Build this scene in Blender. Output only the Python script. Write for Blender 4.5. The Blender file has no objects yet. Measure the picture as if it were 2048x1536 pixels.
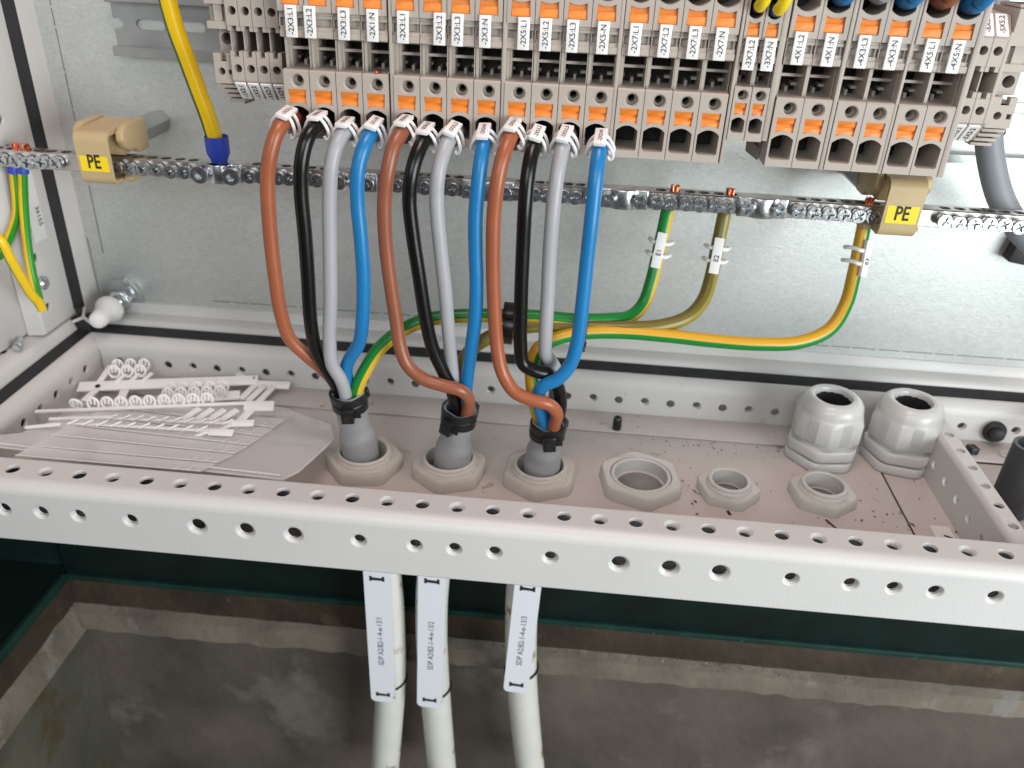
# Open switch-cabinet base: terminal strip, earth bar, three 5-core cables in glands, white perforated frame rail.
# All lengths below are in drawing units (u); one unit is 0.7 mm (S).
import bpy, bmesh, math, random
from mathutils import Vector, Matrix
from mathutils.geometry import tessellate_polygon
random.seed(7)
S = 0.0007
R = math.radians
sc = bpy.context.scene
col = sc.collection

# ------------------------------------------------------------------ camera, world, lamps, exposure
cam = bpy.data.cameras.new('camera'); cam.lens = 29.0; cam.sensor_width = 36.0
cam.clip_start = 0.01; cam.clip_end = 50
cam.dof.use_dof = True; cam.dof.focus_distance = 590*S; cam.dof.aperture_fstop = 9.0
cam_o = bpy.data.objects.new('camera', cam); col.objects.link(cam_o)
cam_o.location = (388.479*S, -460.362*S, 359.632*S)
cam_o.rotation_euler = (1.06126, -0.040518, 0.085751)
sc.camera = cam_o

world = bpy.data.worlds.new('World'); sc.world = world; world.use_nodes = True
bg = world.node_tree.nodes['Background']
bg.inputs[1].default_value = 0.20
wt = world.node_tree; wc = wt.nodes.new('ShaderNodeTexCoord'); wx = wt.nodes.new('ShaderNodeSeparateXYZ'); wr = wt.nodes.new('ShaderNodeValToRGB')
wt.links.new(wc.outputs['Generated'], wx.inputs[0])
wm = wt.nodes.new('ShaderNodeMapRange'); wm.inputs['From Min'].default_value = -1; wm.inputs['From Max'].default_value = 1
wt.links.new(wx.outputs['Z'], wm.inputs['Value']); wt.links.new(wm.outputs['Result'], wr.inputs['Fac']); wt.links.new(wr.outputs['Color'], bg.inputs[0])
wr.color_ramp.elements[0].position = 0.40; wr.color_ramp.elements[0].color = (0.16, 0.15, 0.14, 1)     # ground of the yard
wr.color_ramp.elements[1].position = 0.56; wr.color_ramp.elements[1].color = (1.0, 0.92, 0.89, 1)      # hazy light off the brick surroundings

def area(name, loc, target, size, size_y, power, color):
    l = bpy.data.lights.new(name, 'AREA'); l.shape = 'RECTANGLE'; l.size = size*S; l.size_y = size_y*S
    l.energy = power; l.color = color
    o = bpy.data.objects.new(name, l); col.objects.link(o)
    o.location = Vector(loc)*S
    d = (Vector(target)-Vector(loc)).normalized()
    o.rotation_euler = d.to_track_quat('-Z', 'Y').to_euler()
    return o
area('daylight_from_door', (1700, -1080, 190), (560, 150, 60), 1100, 1000, 20.0, (0.93, 1.0, 1.0))
area('daylight_from_front', (100, -1500, 900), (350, 100, 60), 900, 600, 5.0, (0.88, 0.96, 1.0))
area('warm_room_light', (420, -250, 1350), (420, 130, 0), 520, 380, 4.6, (1.0, 0.76, 0.70))

vs = sc.view_settings
vs.view_transform = 'Standard'; vs.look = 'None'; vs.exposure = -0.16; vs.gamma = 1.0
vs.use_curve_mapping = False

# ------------------------------------------------------------------ materials
def mat(name, color, rough=0.5, metal=0.0, bump=None, var=None, spec=0.5, coat=0.0, alpha=1.0, trans=0.0, ior=1.46, dirt=None):
    m = bpy.data.materials.new(name); m.use_nodes = True
    nt = m.node_tree; b = nt.nodes['Principled BSDF']
    b.inputs['Base Color'].default_value = (*color, 1); b.inputs['Roughness'].default_value = rough
    b.inputs['Metallic'].default_value = metal; b.inputs['Specular IOR Level'].default_value = spec
    b.inputs['Coat Weight'].default_value = coat; b.inputs['Alpha'].default_value = alpha
    b.inputs['Transmission Weight'].default_value = trans; b.inputs['IOR'].default_value = ior
    tc = nt.nodes.new('ShaderNodeTexCoord')
    src = None
    if var:                              # var = (scale per metre, amount): tone mottling
        n = nt.nodes.new('ShaderNodeTexNoise'); n.inputs['Scale'].default_value = var[0]; n.inputs['Detail'].default_value = 6
        nt.links.new(tc.outputs['Object'], n.inputs['Vector'])
        r = nt.nodes.new('ShaderNodeMapRange'); r.inputs['From Min'].default_value = 0.3; r.inputs['From Max'].default_value = 0.7
        r.inputs['To Min'].default_value = 1-var[1]; r.inputs['To Max'].default_value = 1+var[1]
        nt.links.new(n.outputs['Fac'], r.inputs['Value'])
        h = nt.nodes.new('ShaderNodeVectorMath'); h.operation = 'SCALE'; h.inputs[0].default_value = color
        nt.links.new(r.outputs['Result'], h.inputs['Scale'])
        src = h.outputs['Vector']
    if dirt:                             # dirt = (scale, threshold, softness, colour): stains with a shape of their own
        n = nt.nodes.new('ShaderNodeTexNoise'); n.inputs['Scale'].default_value = dirt[0]; n.inputs['Detail'].default_value = 8
        n.inputs['Roughness'].default_value = 0.62
        nt.links.new(tc.outputs['Object'], n.inputs['Vector'])
        r = nt.nodes.new('ShaderNodeMapRange'); r.inputs['From Min'].default_value = dirt[1]; r.inputs['From Max'].default_value = dirt[1]+dirt[2]
        nt.links.new(n.outputs['Fac'], r.inputs['Value'])
        mx = nt.nodes.new('ShaderNodeMix'); mx.data_type = 'RGBA'
        nt.links.new(r.outputs['Result'], mx.inputs[0])
        if src: nt.links.new(src, mx.inputs[6])
        else: mx.inputs[6].default_value = (*color, 1)
        mx.inputs[7].default_value = (*dirt[3], 1)
        src = mx.outputs[2]
    if src: nt.links.new(src, b.inputs['Base Color'])
    if bump:                             # bump = (scale, distance in u)
        n = nt.nodes.new('ShaderNodeTexNoise'); n.inputs['Scale'].default_value = bump[0]; n.inputs['Detail'].default_value = bump[2] if len(bump) > 2 else 3
        nt.links.new(tc.outputs['Object'], n.inputs['Vector'])
        bp = nt.nodes.new('ShaderNodeBump'); bp.inputs['Strength'].default_value = 1; bp.inputs['Distance'].default_value = bump[1]*S
        nt.links.new(n.outputs['Fac'], bp.inputs['Height']); nt.links.new(bp.outputs['Normal'], b.inputs['Normal'])
    return m

M = {}
M['paint'] = mat('cabinet_paint', (0.585, 0.572, 0.56), 0.42, bump=(1100, 0.16), var=(18, 0.025), dirt=(42, 0.69, 0.05, (0.46, 0.40, 0.35)))
M['paint_floor'] = mat('cabinet_paint_warm_lit', (0.535, 0.485, 0.465), 0.5, bump=(1100, 0.16), var=(24, 0.04), dirt=(70, 0.645, 0.05, (0.33, 0.23, 0.18)))  # warm overhead cast partly tinted into this copy of the cabinet paint
M['rubber'] = mat('rubber_black', (0.018, 0.018, 0.02), 0.55, var=(60, 0.3))
M['terminal'] = mat('terminal_beige', (0.42, 0.365, 0.32), 0.5, bump=(1500, 0.06), var=(30, 0.03))
M['terminal_in'] = mat('terminal_inner', (0.30, 0.255, 0.215), 0.55)
M['clamp'] = mat('clamp_interior', (0.035, 0.033, 0.03), 0.4, metal=0.3)
M['orange'] = mat('orange_plastic', (0.80, 0.225, 0.028), 0.45, bump=(1400, 0.05), var=(90, 0.08))
M['white'] = mat('white_plastic', (0.78, 0.76, 0.75), 0.4)
M['marker'] = mat('marker_white', (0.82, 0.80, 0.79), 0.5)
M['ink'] = mat('print_black', (0.02, 0.02, 0.022), 0.6)
M['brown'] = mat('core_brown', (0.32, 0.096, 0.043), 0.32, spec=0.5, bump=(420, 0.05), var=(40, 0.06))
M['brown2'] = mat('core_brown_dull', (0.255, 0.085, 0.046), 0.32, spec=0.5, bump=(420, 0.05), var=(40, 0.06))
M['black'] = mat('core_black', (0.006, 0.0055, 0.0055), 0.27, bump=(420, 0.05), spec=0.45)
M['grey'] = mat('core_grey', (0.355, 0.355, 0.375), 0.36, bump=(420, 0.05), var=(40, 0.04))
M['blue'] = mat('core_blue', (0.012, 0.175, 0.42), 0.32, bump=(420, 0.05), var=(40, 0.05))
M['shrink'] = mat('heat_shrink_grey', (0.31, 0.31, 0.32), 0.36, bump=(260, 0.25), var=(60, 0.05))
M['tie'] = mat('cable_tie_black', (0.012, 0.012, 0.013), 0.28, spec=0.6)
M['nylon'] = mat('gland_nylon', (0.53, 0.52, 0.495), 0.38, bump=(800, 0.06), var=(50, 0.03))
M['nylon2'] = mat('gland_nylon_pale', (0.56, 0.56, 0.55), 0.25, bump=(500, 0.05))
M['nut_used'] = mat('locknut_worn', (0.54, 0.51, 0.465), 0.5, bump=(500, 0.15), var=(70, 0.06), dirt=(90, 0.66, 0.05, (0.40, 0.32, 0.24)))
M['zinc'] = mat('zinc_plated', (0.62, 0.64, 0.66), 0.27, metal=1.0, bump=(500, 0.12), var=(300, 0.25))
M['bar'] = mat('tinned_bar', (0.60, 0.565, 0.54), 0.3, metal=1.0, bump=(300, 0.12), var=(140, 0.2))
M['steel'] = mat('galvanised_rod', (0.36, 0.385, 0.38), 0.45, metal=0.7, bump=(600, 0.1))
M['copper'] = mat('copper_strands', (0.66, 0.20, 0.10), 0.3, metal=1.0)
M['tan'] = mat('holder_tan', (0.50, 0.375, 0.20), 0.42, bump=(700, 0.06), var=(40, 0.04))
M['yellow'] = mat('label_yellow', (0.88, 0.66, 0.015), 0.45)
M['ferrule'] = mat('ferrule_blue', (0.03, 0.065, 0.46), 0.42, bump=(600, 0.1))
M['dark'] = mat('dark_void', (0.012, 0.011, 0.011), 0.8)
M['tube'] = mat('corrugated_dark', (0.05, 0.05, 0.055), 0.5, bump=(500, 0.1))
M['greycable'] = mat('cable_grey', (0.23, 0.245, 0.27), 0.5, bump=(400, 0.1))
M['sheath'] = mat('cable_sheath_white', (0.66, 0.645, 0.60), 0.42, bump=(300, 0.2), var=(40, 0.05), dirt=(45, 0.585, 0.06, (0.30, 0.20, 0.10)))
M['tag'] = mat('tag_white', (0.76, 0.77, 0.82), 0.5, dirt=(80, 0.665, 0.03, (0.42, 0.28, 0.14)))
M['sprue'] = mat('marker_sprue', (0.86, 0.85, 0.85), 0.3)
M['sticker'] = mat('paper_sticker', (0.72, 0.71, 0.71), 0.6)
M['green'] = mat('green_frame_shaded', (0.0025, 0.0115, 0.0095), 0.5, bump=(120, 0.5), var=(30, 0.35), dirt=(22, 0.66, 0.06, (0.05, 0.03, 0.018)))  # near-black green: shade under the cabinet put into the paint colour
M['green2'] = mat('green_frame_edge', (0.007, 0.034, 0.027), 0.5, var=(40, 0.3))  # same green for the lip, less darkened by painted shade
M['rust'] = mat('old_timber', (0.045, 0.030, 0.019), 0.8, bump=(140, 1.6, 8), var=(30, 0.4), dirt=(40, 0.62, 0.06, (0.09, 0.06, 0.035)))  # timber, ledge and concrete tones darkened to carry the pit's shade
M['ledge'] = mat('plaster_ledge', (0.15, 0.122, 0.096), 0.75, bump=(120, 1.6, 8), var=(22, 0.3), dirt=(30, 0.57, 0.08, (0.20, 0.18, 0.16)))
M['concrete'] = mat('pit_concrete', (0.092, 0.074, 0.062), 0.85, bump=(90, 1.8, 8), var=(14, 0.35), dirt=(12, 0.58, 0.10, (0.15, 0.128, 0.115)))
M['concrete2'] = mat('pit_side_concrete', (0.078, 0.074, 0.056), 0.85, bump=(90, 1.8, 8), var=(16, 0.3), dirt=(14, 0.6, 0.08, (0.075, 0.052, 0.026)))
M['crumb'] = mat('brown_crumbs', (0.12, 0.065, 0.045), 0.8)
M['chip'] = mat('metal_chips', (0.6, 0.58, 0.56), 0.3, metal=0.8)
M['acrylic'] = mat('clear_sheet', (0.93, 0.93, 0.93), 0.05, spec=0.7, alpha=0.42)
M['strip'] = mat('clear_strip', (0.95, 0.93, 0.93), 0.08, spec=0.6, alpha=0.42)

def galvanised():
    m = bpy.data.materials.new('galvanised_sheet'); m.use_nodes = True
    nt = m.node_tree; b = nt.nodes['Principled BSDF']
    tc = nt.nodes.new('ShaderNodeTexCoord')
    vo = nt.nodes.new('ShaderNodeTexNoise'); vo.inputs['Scale'].default_value = 520; vo.inputs['Detail'].default_value = 5; vo.inputs['Distortion'].default_value = 1.5
    mp = nt.nodes.new('ShaderNodeMapping'); mp.inputs['Rotation'].default_value = (0, R(35), 0); mp.inputs['Scale'].default_value = (0.5, 1, 1.1)
    nt.links.new(tc.outputs['Object'], mp.inputs['Vector']); nt.links.new(mp.outputs['Vector'], vo.inputs['Vector'])
    cr = nt.nodes.new('ShaderNodeMapRange'); cr.inputs['From Min'].default_value = 0.3; cr.inputs['From Max'].default_value = 0.7
    cr.inputs['To Min'].default_value = 0.60; cr.inputs['To Max'].default_value = 0.74
    nt.links.new(vo.outputs['Fac'], cr.inputs['Value'])
    cc = nt.nodes.new('ShaderNodeCombineColor')
    for k, i in enumerate(('Red', 'Green', 'Blue')): nt.links.new(cr.outputs['Result'], cc.inputs[i])
    tn = nt.nodes.new('ShaderNodeMix'); tn.data_type = 'RGBA'; tn.blend_type = 'MULTIPLY'; tn.inputs[0].default_value = 1; tn.inputs[7].default_value = (0.955, 1.0, 0.985, 1)
    nt.links.new(cc.outputs['Color'], tn.inputs[6]); nt.links.new(tn.outputs[2], b.inputs['Base Color'])
    b.inputs['Metallic'].default_value = 0.75; b.inputs['Roughness'].default_value = 0.5
    bp = nt.nodes.new('ShaderNodeBump'); bp.inputs['Distance'].default_value = 0.16*S
    nt.links.new(vo.outputs['Fac'], bp.inputs['Height']); nt.links.new(bp.outputs['Normal'], b.inputs['Normal'])
    return m
M['galv'] = galvanised()
M['din'] = mat('din_rail_steel', (0.40, 0.42, 0.42), 0.4, metal=0.7, bump=(250, 0.12), var=(60, 0.12))

def striped(name, base, stripe, centre, half):
    """insulation with one lengthwise stripe: u runs round the core"""
    m = bpy.data.materials.new(name); m.use_nodes = True
    nt = m.node_tree; b = nt.nodes['Principled BSDF']; b.inputs['Roughness'].default_value = 0.34
    uv = nt.nodes.new('ShaderNodeUVMap'); sp = nt.nodes.new('ShaderNodeSeparateXYZ'); nt.links.new(uv.outputs['UV'], sp.inputs[0])
    def mth(op, a, v):
        n = nt.nodes.new('ShaderNodeMath'); n.operation = op; nt.links.new(a, n.inputs[0]); n.inputs[1].default_value = v; return n.outputs[0]
    x = mth('SUBTRACT', sp.outputs['X'], centre-0.5); x = mth('WRAP', x, 1.0)
    x.node.inputs[2].default_value = 0.0
    x = mth('SUBTRACT', x, 0.5); x = mth('ABSOLUTE', x, 0); x = mth('LESS_THAN', x, half)
    mx = nt.nodes.new('ShaderNodeMix'); mx.data_type = 'RGBA'; nt.links.new(x, mx.inputs[0])
    mx.inputs[6].default_value = (*base, 1); mx.inputs[7].default_value = (*stripe, 1)
    nt.links.new(mx.outputs[2], b.inputs['Base Color'])
    return m
YEL = (0.64, 0.41, 0.03); GRN = (0.005, 0.20, 0.03)
M['pe1'] = striped('core_green_yellow', YEL, GRN, 0.20, 0.27)
M['pe2'] = striped('core_olive_faded', (0.27, 0.21, 0.035), (0.15, 0.12, 0.02), 0.15, 0.2)
M['pe3'] = striped('core_yellow_green', (0.60, 0.33, 0.02), GRN, -0.21, 0.17)
M['pe_big'] = striped('cable_yellow_green', (0.90, 0.58, 0.004), (0.02, 0.13, 0.02), 0.205, 0.13)
M['pe_s'] = striped('core_small_yellow_green', (0.78, 0.5, 0.01), (0.02, 0.26, 0.015), -0.27, 0.21)

# ------------------------------------------------------------------ mesh helpers
class G:
    def __init__(s): s.v = []; s.f = []; s.uv = {}
    def add(s, vs, fs):
        k = len(s.v); s.v += [tuple(x) for x in vs]; s.f += [tuple(i+k for i in f) for f in fs]; return s
    def box(s, a, b):
        (x0, y0, z0), (x1, y1, z1) = a, b
        return s.add([(x0,y0,z0),(x1,y0,z0),(x1,y1,z0),(x0,y1,z0),(x0,y0,z1),(x1,y0,z1),(x1,y1,z1),(x0,y1,z1)],
                     [(0,3,2,1),(4,5,6,7),(0,1,5,4),(1,2,6,5),(2,3,7,6),(3,0,4,7)])
    def obox(s, c, ex, ey, ez, h):       # oriented box: centre, axes, half sizes
        c = Vector(c); ex, ey, ez = (Vector(q).normalized()*k for q, k in zip((ex, ey, ez), h))
        vs = [c+ex*a+ey*b+ez*d for d in (-1, 1) for a, b in ((-1,-1),(1,-1),(1,1),(-1,1))]
        return s.add(vs, [(0,3,2,1),(4,5,6,7),(0,1,5,4),(1,2,6,5),(2,3,7,6),(3,0,4,7)])
    def prism(s, poly, axis, a, b):      # polygon (2-D) pushed along an axis; poly coords are the two other axes in xyz order
        def P(p, t):
            q = list(p); q.insert('xyz'.index(axis), t); return tuple(q)
        n = len(poly)
        return s.add([P(p, a) for p in poly]+[P(p, b) for p in poly],
                     [tuple(range(n))[::-1], tuple(range(n, 2*n))]+[(i, (i+1) % n, n+(i+1) % n, n+i) for i in range(n)])
    def sheet(s, outer, holes, axis, t, flip=False):   # flat polygon with holes at axis = t
        def P(p):
            q = list(p); q.insert('xyz'.index(axis), t); return tuple(q)
        loops = [outer]+holes
        tris = tessellate_polygon([[Vector((p[0], p[1], 0)) for p in l] for l in loops])
        flat = [P(p) for l in loops for p in l]
        return s.add(flat, [tuple(t_[::-1]) if flip else tuple(t_) for t_ in tris])
    def wall(s, loop, axis, t0, t1):     # walls of an opening between two levels
        def P(p, t):
            q = list(p); q.insert('xyz'.index(axis), t); return tuple(q)
        n = len(loop)
        return s.add([P(p, t0) for p in loop]+[P(p, t1) for p in loop], [(i, (i+1) % n, n+(i+1) % n, n+i) for i in range(n)])
    def lathe(s, o, d, prof, n=24, capa=False, capb=False, ph=0.0):  # prof: (along, radius)
        d = Vector(d).normalized(); e = d.orthogonal().normalized() if abs(d.z) < .99 else Vector((1, 0, 0)); f = d.cross(e); o = Vector(o)
        vs = [o+d*t+(e*math.cos(ph+2*math.pi*i/n)+f*math.sin(ph+2*math.pi*i/n))*r for t, r in prof for i in range(n)]
        fs = [(k*n+i, k*n+(i+1) % n, (k+1)*n+(i+1) % n, (k+1)*n+i) for k in range(len(prof)-1) for i in range(n)]
        if capa: fs.append(tuple(range(n))[::-1])
        if capb: fs.append(tuple(range((len(prof)-1)*n, len(prof)*n)))
        return s.add(vs, fs)
    def cyl(s, a, b, r, n=20):
        d = Vector(b)-Vector(a); return s.lathe(a, d, [(0, r), (d.length, r)], n, True, True)
    def tube(s, pts, r, n=14, sub=6, caps=True, ref=(0, -0.9, 0.44), flat=1.0, raw=False):
        P = [Vector(p) for p in pts]
        if raw: path = P
        else:
            path = []
            for i in range(len(P)-1):
                p0 = P[i-1] if i else P[0]*2-P[1]; p1, p2 = P[i], P[i+1]; p3 = P[i+2] if i+2 < len(P) else P[-1]*2-P[-2]
                d01, d12, d23 = max((p1-p0).length, 1e-4)**.5, max((p2-p1).length, 1e-4)**.5, max((p3-p2).length, 1e-4)**.5
                m1 = (p2-p1)+d12*((p1-p0)/d01-(p2-p0)/(d01+d12)); m2 = (p2-p1)+d12*((p3-p2)/d23-(p3-p1)/(d12+d23))
                for k in range(sub):
                    t = k/sub
                    path.append(p1*(2*t**3-3*t**2+1)+m1*(t**3-2*t**2+t)+p2*(-2*t**3+3*t**2)+m2*(t**3-t**2))
            path.append(P[-1])
        N = len(path); ref = Vector(ref).normalized(); k0 = len(s.v); rings = []
        for i, p in enumerate(path):
            t = (path[min(i+1, N-1)]-path[max(i-1, 0)]).normalized()
            nn = ref-t*ref.dot(t)
            if nn.length < .15: nn = rings[-1]-t*rings[-1].dot(t) if rings else t.orthogonal()
            nn.normalize(); rings.append(nn.copy()); bb = t.cross(nn)
            rr = r if not isinstance(r, (list, tuple)) else (lambda q: r[min(int(q), len(r)-1)]*(1-q % 1)+r[min(int(q)+1, len(r)-1)]*(q % 1))(i/(N-1)*(len(r)-1))
            for j in range(n):
                a = 2*math.pi*j/n; s.v.append(tuple(p+nn*math.cos(a)*rr*flat+bb*math.sin(a)*rr))
        for i in range(N-1):
            for j in range(n):
                f = (k0+i*n+j, k0+i*n+(j+1) % n, k0+(i+1)*n+(j+1) % n, k0+(i+1)*n+j)
                s.uv[len(s.f)] = ((j/n, i/N), ((j+1)/n, i/N), ((j+1)/n, (i+1)/N), (j/n, (i+1)/N)); s.f.append(f)
        if caps: s.f.append(tuple(k0+j for j in range(n))[::-1]); s.f.append(tuple(k0+(N-1)*n+j for j in range(n)))
        s.path = path
        return s
    def move(s, m, k0=0):
        s.v[k0:] = [tuple(m @ Vector(p)) for p in s.v[k0:]]; return s

WO = {}                                  # world origin (u) of each object, for parenting
def thing(name, loc, label, cat, group=None):
    o = bpy.data.objects.new(name, None); col.objects.link(o); o.empty_display_size = 0.005
    o.location = Vector(loc)*S; WO[o.name] = Vector(loc); o['label'] = label; o['category'] = cat
    if group: o['group'] = group
    return o
def mesh_of(name, g, m, bevel=0, seg=2, angle=35, recalc=True):
    lo = Vector([min(p[i] for p in g.v) for i in range(3)]); hi = Vector([max(p[i] for p in g.v) for i in range(3)])
    c = (lo+hi)/2
    me = bpy.data.meshes.new(name)
    me.from_pydata([tuple((Vector(p)-c)*S) for p in g.v], [], g.f)
    if g.uv:
        l = me.uv_layers.new(name='UVMap')
        for fi, uvs in g.uv.items():
            for li, q in zip(me.polygons[fi].loop_indices, uvs): l.data[li].uv = q
    if recalc or bevel:
        bm = bmesh.new(); bm.from_mesh(me)
        if recalc: bmesh.ops.recalc_face_normals(bm, faces=bm.faces)
        if bevel:
            es = [e for e in bm.edges if len(e.link_faces) == 2 and e.calc_face_angle(0) > R(angle)]
            bmesh.ops.bevel(bm, geom=es, offset=bevel*S, segments=seg, profile=0.5, affect='EDGES', clamp_overlap=True)
        bm.to_mesh(me); bm.free()
    me.materials.append(m if not isinstance(m, str) else M[m])
    me.shade_smooth(); me.set_sharp_from_angle(angle=R(40))
    return me, c
def put(name, me, c, parent=None, label=None):
    o = bpy.data.objects.new(name, me); col.objects.link(o); WO[o.name] = Vector(c)
    if parent is not None:
        o.parent = parent; o.location = (Vector(c)-WO[parent.name])*S
    else: o.location = Vector(c)*S
    if label: o['label'] = label
    return o
def part(name, g, m, parent=None, bevel=0, seg=2, label=None, recalc=True):
    me, c = mesh_of(name, g, m, bevel, seg, recalc=recalc)
    return put(name, me, c, parent, label)
def solo(name, g, m, label, cat, group=None, bevel=0, seg=2):
    o = part(name, g, m, None, bevel, seg); o['label'] = label; o['category'] = cat
    if group: o['group'] = group
    return o
def circ(x, y, r, n=20, ph=0): return [(x+r*math.cos(ph+2*math.pi*i/n), y+r*math.sin(ph+2*math.pi*i/n)) for i in range(n)]
_tx = {}
def text(s, size, pos, right, up, parent, m='ink', ext=0.12, name='lettering', bold=0.0, squash=1.0):
    """raised or printed lettering: centred on pos, reading along `right`"""
    key = (s, bold, ext/size)
    if key not in _tx:
        cu = bpy.data.curves.new('lettering', 'FONT'); cu.body = s; cu.size = 1; cu.align_x = 'CENTER'; cu.align_y = 'CENTER'
        cu.extrude = ext/size; cu.offset = bold; cu.resolution_u = 3
        ob = bpy.data.objects.new('tmp_text', cu); col.objects.link(ob)
        me = bpy.data.meshes.new_from_object(ob.evaluated_get(bpy.context.evaluated_depsgraph_get()))
        bpy.data.objects.remove(ob); bpy.data.curves.remove(cu)
        mid = Vector([(min(v.co[i] for v in me.vertices)+max(v.co[i] for v in me.vertices))/2 for i in (0, 1)]+[0])
        _tx[key] = ([v.co-mid for v in me.vertices], [tuple(p.vertices) for p in me.polygons]); bpy.data.meshes.remove(me)
    vs, fs = _tx[key]
    r = Vector(right).normalized(); u = Vector(up); u = (u-r*u.dot(r)).normalized(); n = r.cross(u); pos = Vector(pos)
    g = G().add([pos+r*v.x*size*squash+u*v.y*size+n*v.z*size for v in vs], fs)
    return part(name, g, m, parent, recalc=False)

# ------------------------------------------------------------------ the pit below (setting); its shade is darkened into the colours
def setting(name, g, m, bevel=0):
    o = part(name, g, m, None, bevel); o['kind'] = 'structure'; return o
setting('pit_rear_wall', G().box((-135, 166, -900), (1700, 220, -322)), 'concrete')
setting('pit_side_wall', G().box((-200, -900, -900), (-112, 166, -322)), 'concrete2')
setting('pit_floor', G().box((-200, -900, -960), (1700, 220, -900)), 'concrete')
g = G(); n = 120                                    # uneven plaster ledge along the rear wall
rows = []
for i in range(n+1):
    x = -112+i*15; w = random.uniform(-1.6, 1.6)
    rows.append([(x, 156, -291+w*.5), (x, 147+w, -297+w), (x, 144+w*.6, -318+w), (x, 166, -327+w)])
g.add([p for r in rows for p in r], [(i*4+j, i*4+4+j, i*4+5+j, i*4+1+j) for i in range(n) for j in range(3)])
setting('rear_ledge', g, 'ledge')
g = G(); n = 60; rows = []
for i in range(n+1):
    y = 150-i*17; w = random.uniform(-1.6, 1.6)
    rows.append([(-112, y, -290+w*.5), (-104+w, y, -296+w), (-96+w*.6, y, -322+w), (-112, y, -332+w)])
g.add([p for r in rows for p in r], [(i*4+j, i*4+4+j, i*4+5+j, i*4+1+j) for i in range(n) for j in range(3)])
setting('side_ledge', g, 'ledge')
setting('rear_timber', G().box((-112, 155, -300), (1700, 200, -250)), 'rust', 1.5)
setting('side_timber', G().box((-160, -900, -300), (-108, 156, -251)), 'rust', 1.5)
fr = thing('green_base_frame', (300, 150, -250), 'dark green painted steel base frame under the white cabinet', 'frame')
part('rear_beam', G().box((-104, 151, -246), (1700, 158, -80)), 'green', fr, 0.8)
part('rear_flange', G().box((-104, 147.5, -253), (1700, 158, -246.5)), 'green2', fr, 0.8)
part('side_beam', G().box((-320, -900, -250), (-107, 164, -244.2)), 'green', fr, 0.8)
part('side_flange', G().box((-107, -900, -255), (-101.5, 147, -243)), 'green2', fr, 0.8)
part('corner_plate', G().box((-300, 158, -244), (-104, 165, -70)), 'green', fr, 0.8)

# ------------------------------------------------------------------ cabinet frame
cab = thing('cabinet_frame', (330, 100, -60), 'light grey painted steel cabinet frame with perforated rails', 'cabinet')
def arc(cx, cy, r, a0, a1, n=8): return [(cx+r*math.cos(R(a0+(a1-a0)*i/n)), cy+r*math.sin(R(a0+(a1-a0)*i/n))) for i in range(n+1)]
def sweep_x(g, prof, x0, x1):                         # open profile (y,z) along x
    k = len(prof); g.add([(x0, y, z) for y, z in prof]+[(x1, y, z) for y, z in prof], [(i, i+1, k+i+1, k+i) for i in range(k-1)])
def sweep_y(g, prof, y0, y1):
    k = len(prof); g.add([(x, y0, z) for x, z in prof]+[(x, y1, z) for x, z in prof], [(i, i+1, k+i+1, k+i) for i in range(k-1)])
def sweep_z(g, prof, z0, z1):
    k = len(prof); g.add([(x, y, z0) for x, y in prof]+[(x, y, z1) for x, y in prof], [(i, i+1, k+i+1, k+i) for i in range(k-1)])
def flare(g, o, d, r, R0, thread):
    pr = [(0, R0), (.25, r+(R0-r)*.55), (.9, r+(R0-r)*.2), (1.6, r)]
    if thread:
        for k in range(3): pr += [(1.9+k*1.1, r-.5), (2.4+k*1.1, r)]
    else: pr += [(2.6, r)]
    g.lathe(o, d, pr, 22)
# front rail
X0, X1 = -330, 830
top_holes = [(25*k, 0) for k in range(-12, 33)]
front_holes = [(-1.4, 0), (26.5, 0), (54.1, 0), (92.5, 0), (141.5, 1), (176.4, 1), (211.2, 1), (257.9, 0),
    (297.6, 0), (325.4, 0), (353.7, 0), (392.6, 0), (440.2, 1), (474.8, 1), (509.1, 1), (557.3, 0),
    (597.1, 0), (625.8, 0), (653.3, 0), (692.5, 0)]
g = G()
def hr_top(k): return (4.7, 5.2) if k % 2 == 0 else (4.4, 6.0)
g.sheet([(X0, -9), (X1, -9), (X1, 11.5), (X0, 11.5)], [circ(x, y, hr_top(k)[1], 22) for k, (x, y) in enumerate(top_holes)], 'z', 0)
for k, (x, y) in enumerate(top_holes): flare(g, (x, y, 0), (0, 0, -1), hr_top(k)[0], hr_top(k)[1], k % 2 == 1)
g.sheet([(X0, -50), (X1, -50), (X1, -9), (X0, -9)], [circ(x, -23, 7.8 if b else 6.2, 22) for x, b in front_holes], 'y', -18)
for x, b in front_holes: flare(g, (x, -18, -23), (0, 1, 0), 5.7 if b else 4.5, 7.8 if b else 6.2, True)
sweep_x(g, arc(-9, -9, 9, 180, 90), X0, X1)
sweep_x(g, [(-9, 0)] + [(11.5, 0)], X0, X0+.01)
sweep_x(g, arc(11.5, -3.5, 3.5, 90, 0)+[(15, -58)], X0, X1)
sweep_x(g, [(-18, -50), (-17, -51.5), (-14, -51.8), (15, -51.8)], X0, X1)
part('front_rail', g, 'paint', cab, label='front rail with two rows of round holes', recalc=False)
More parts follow.
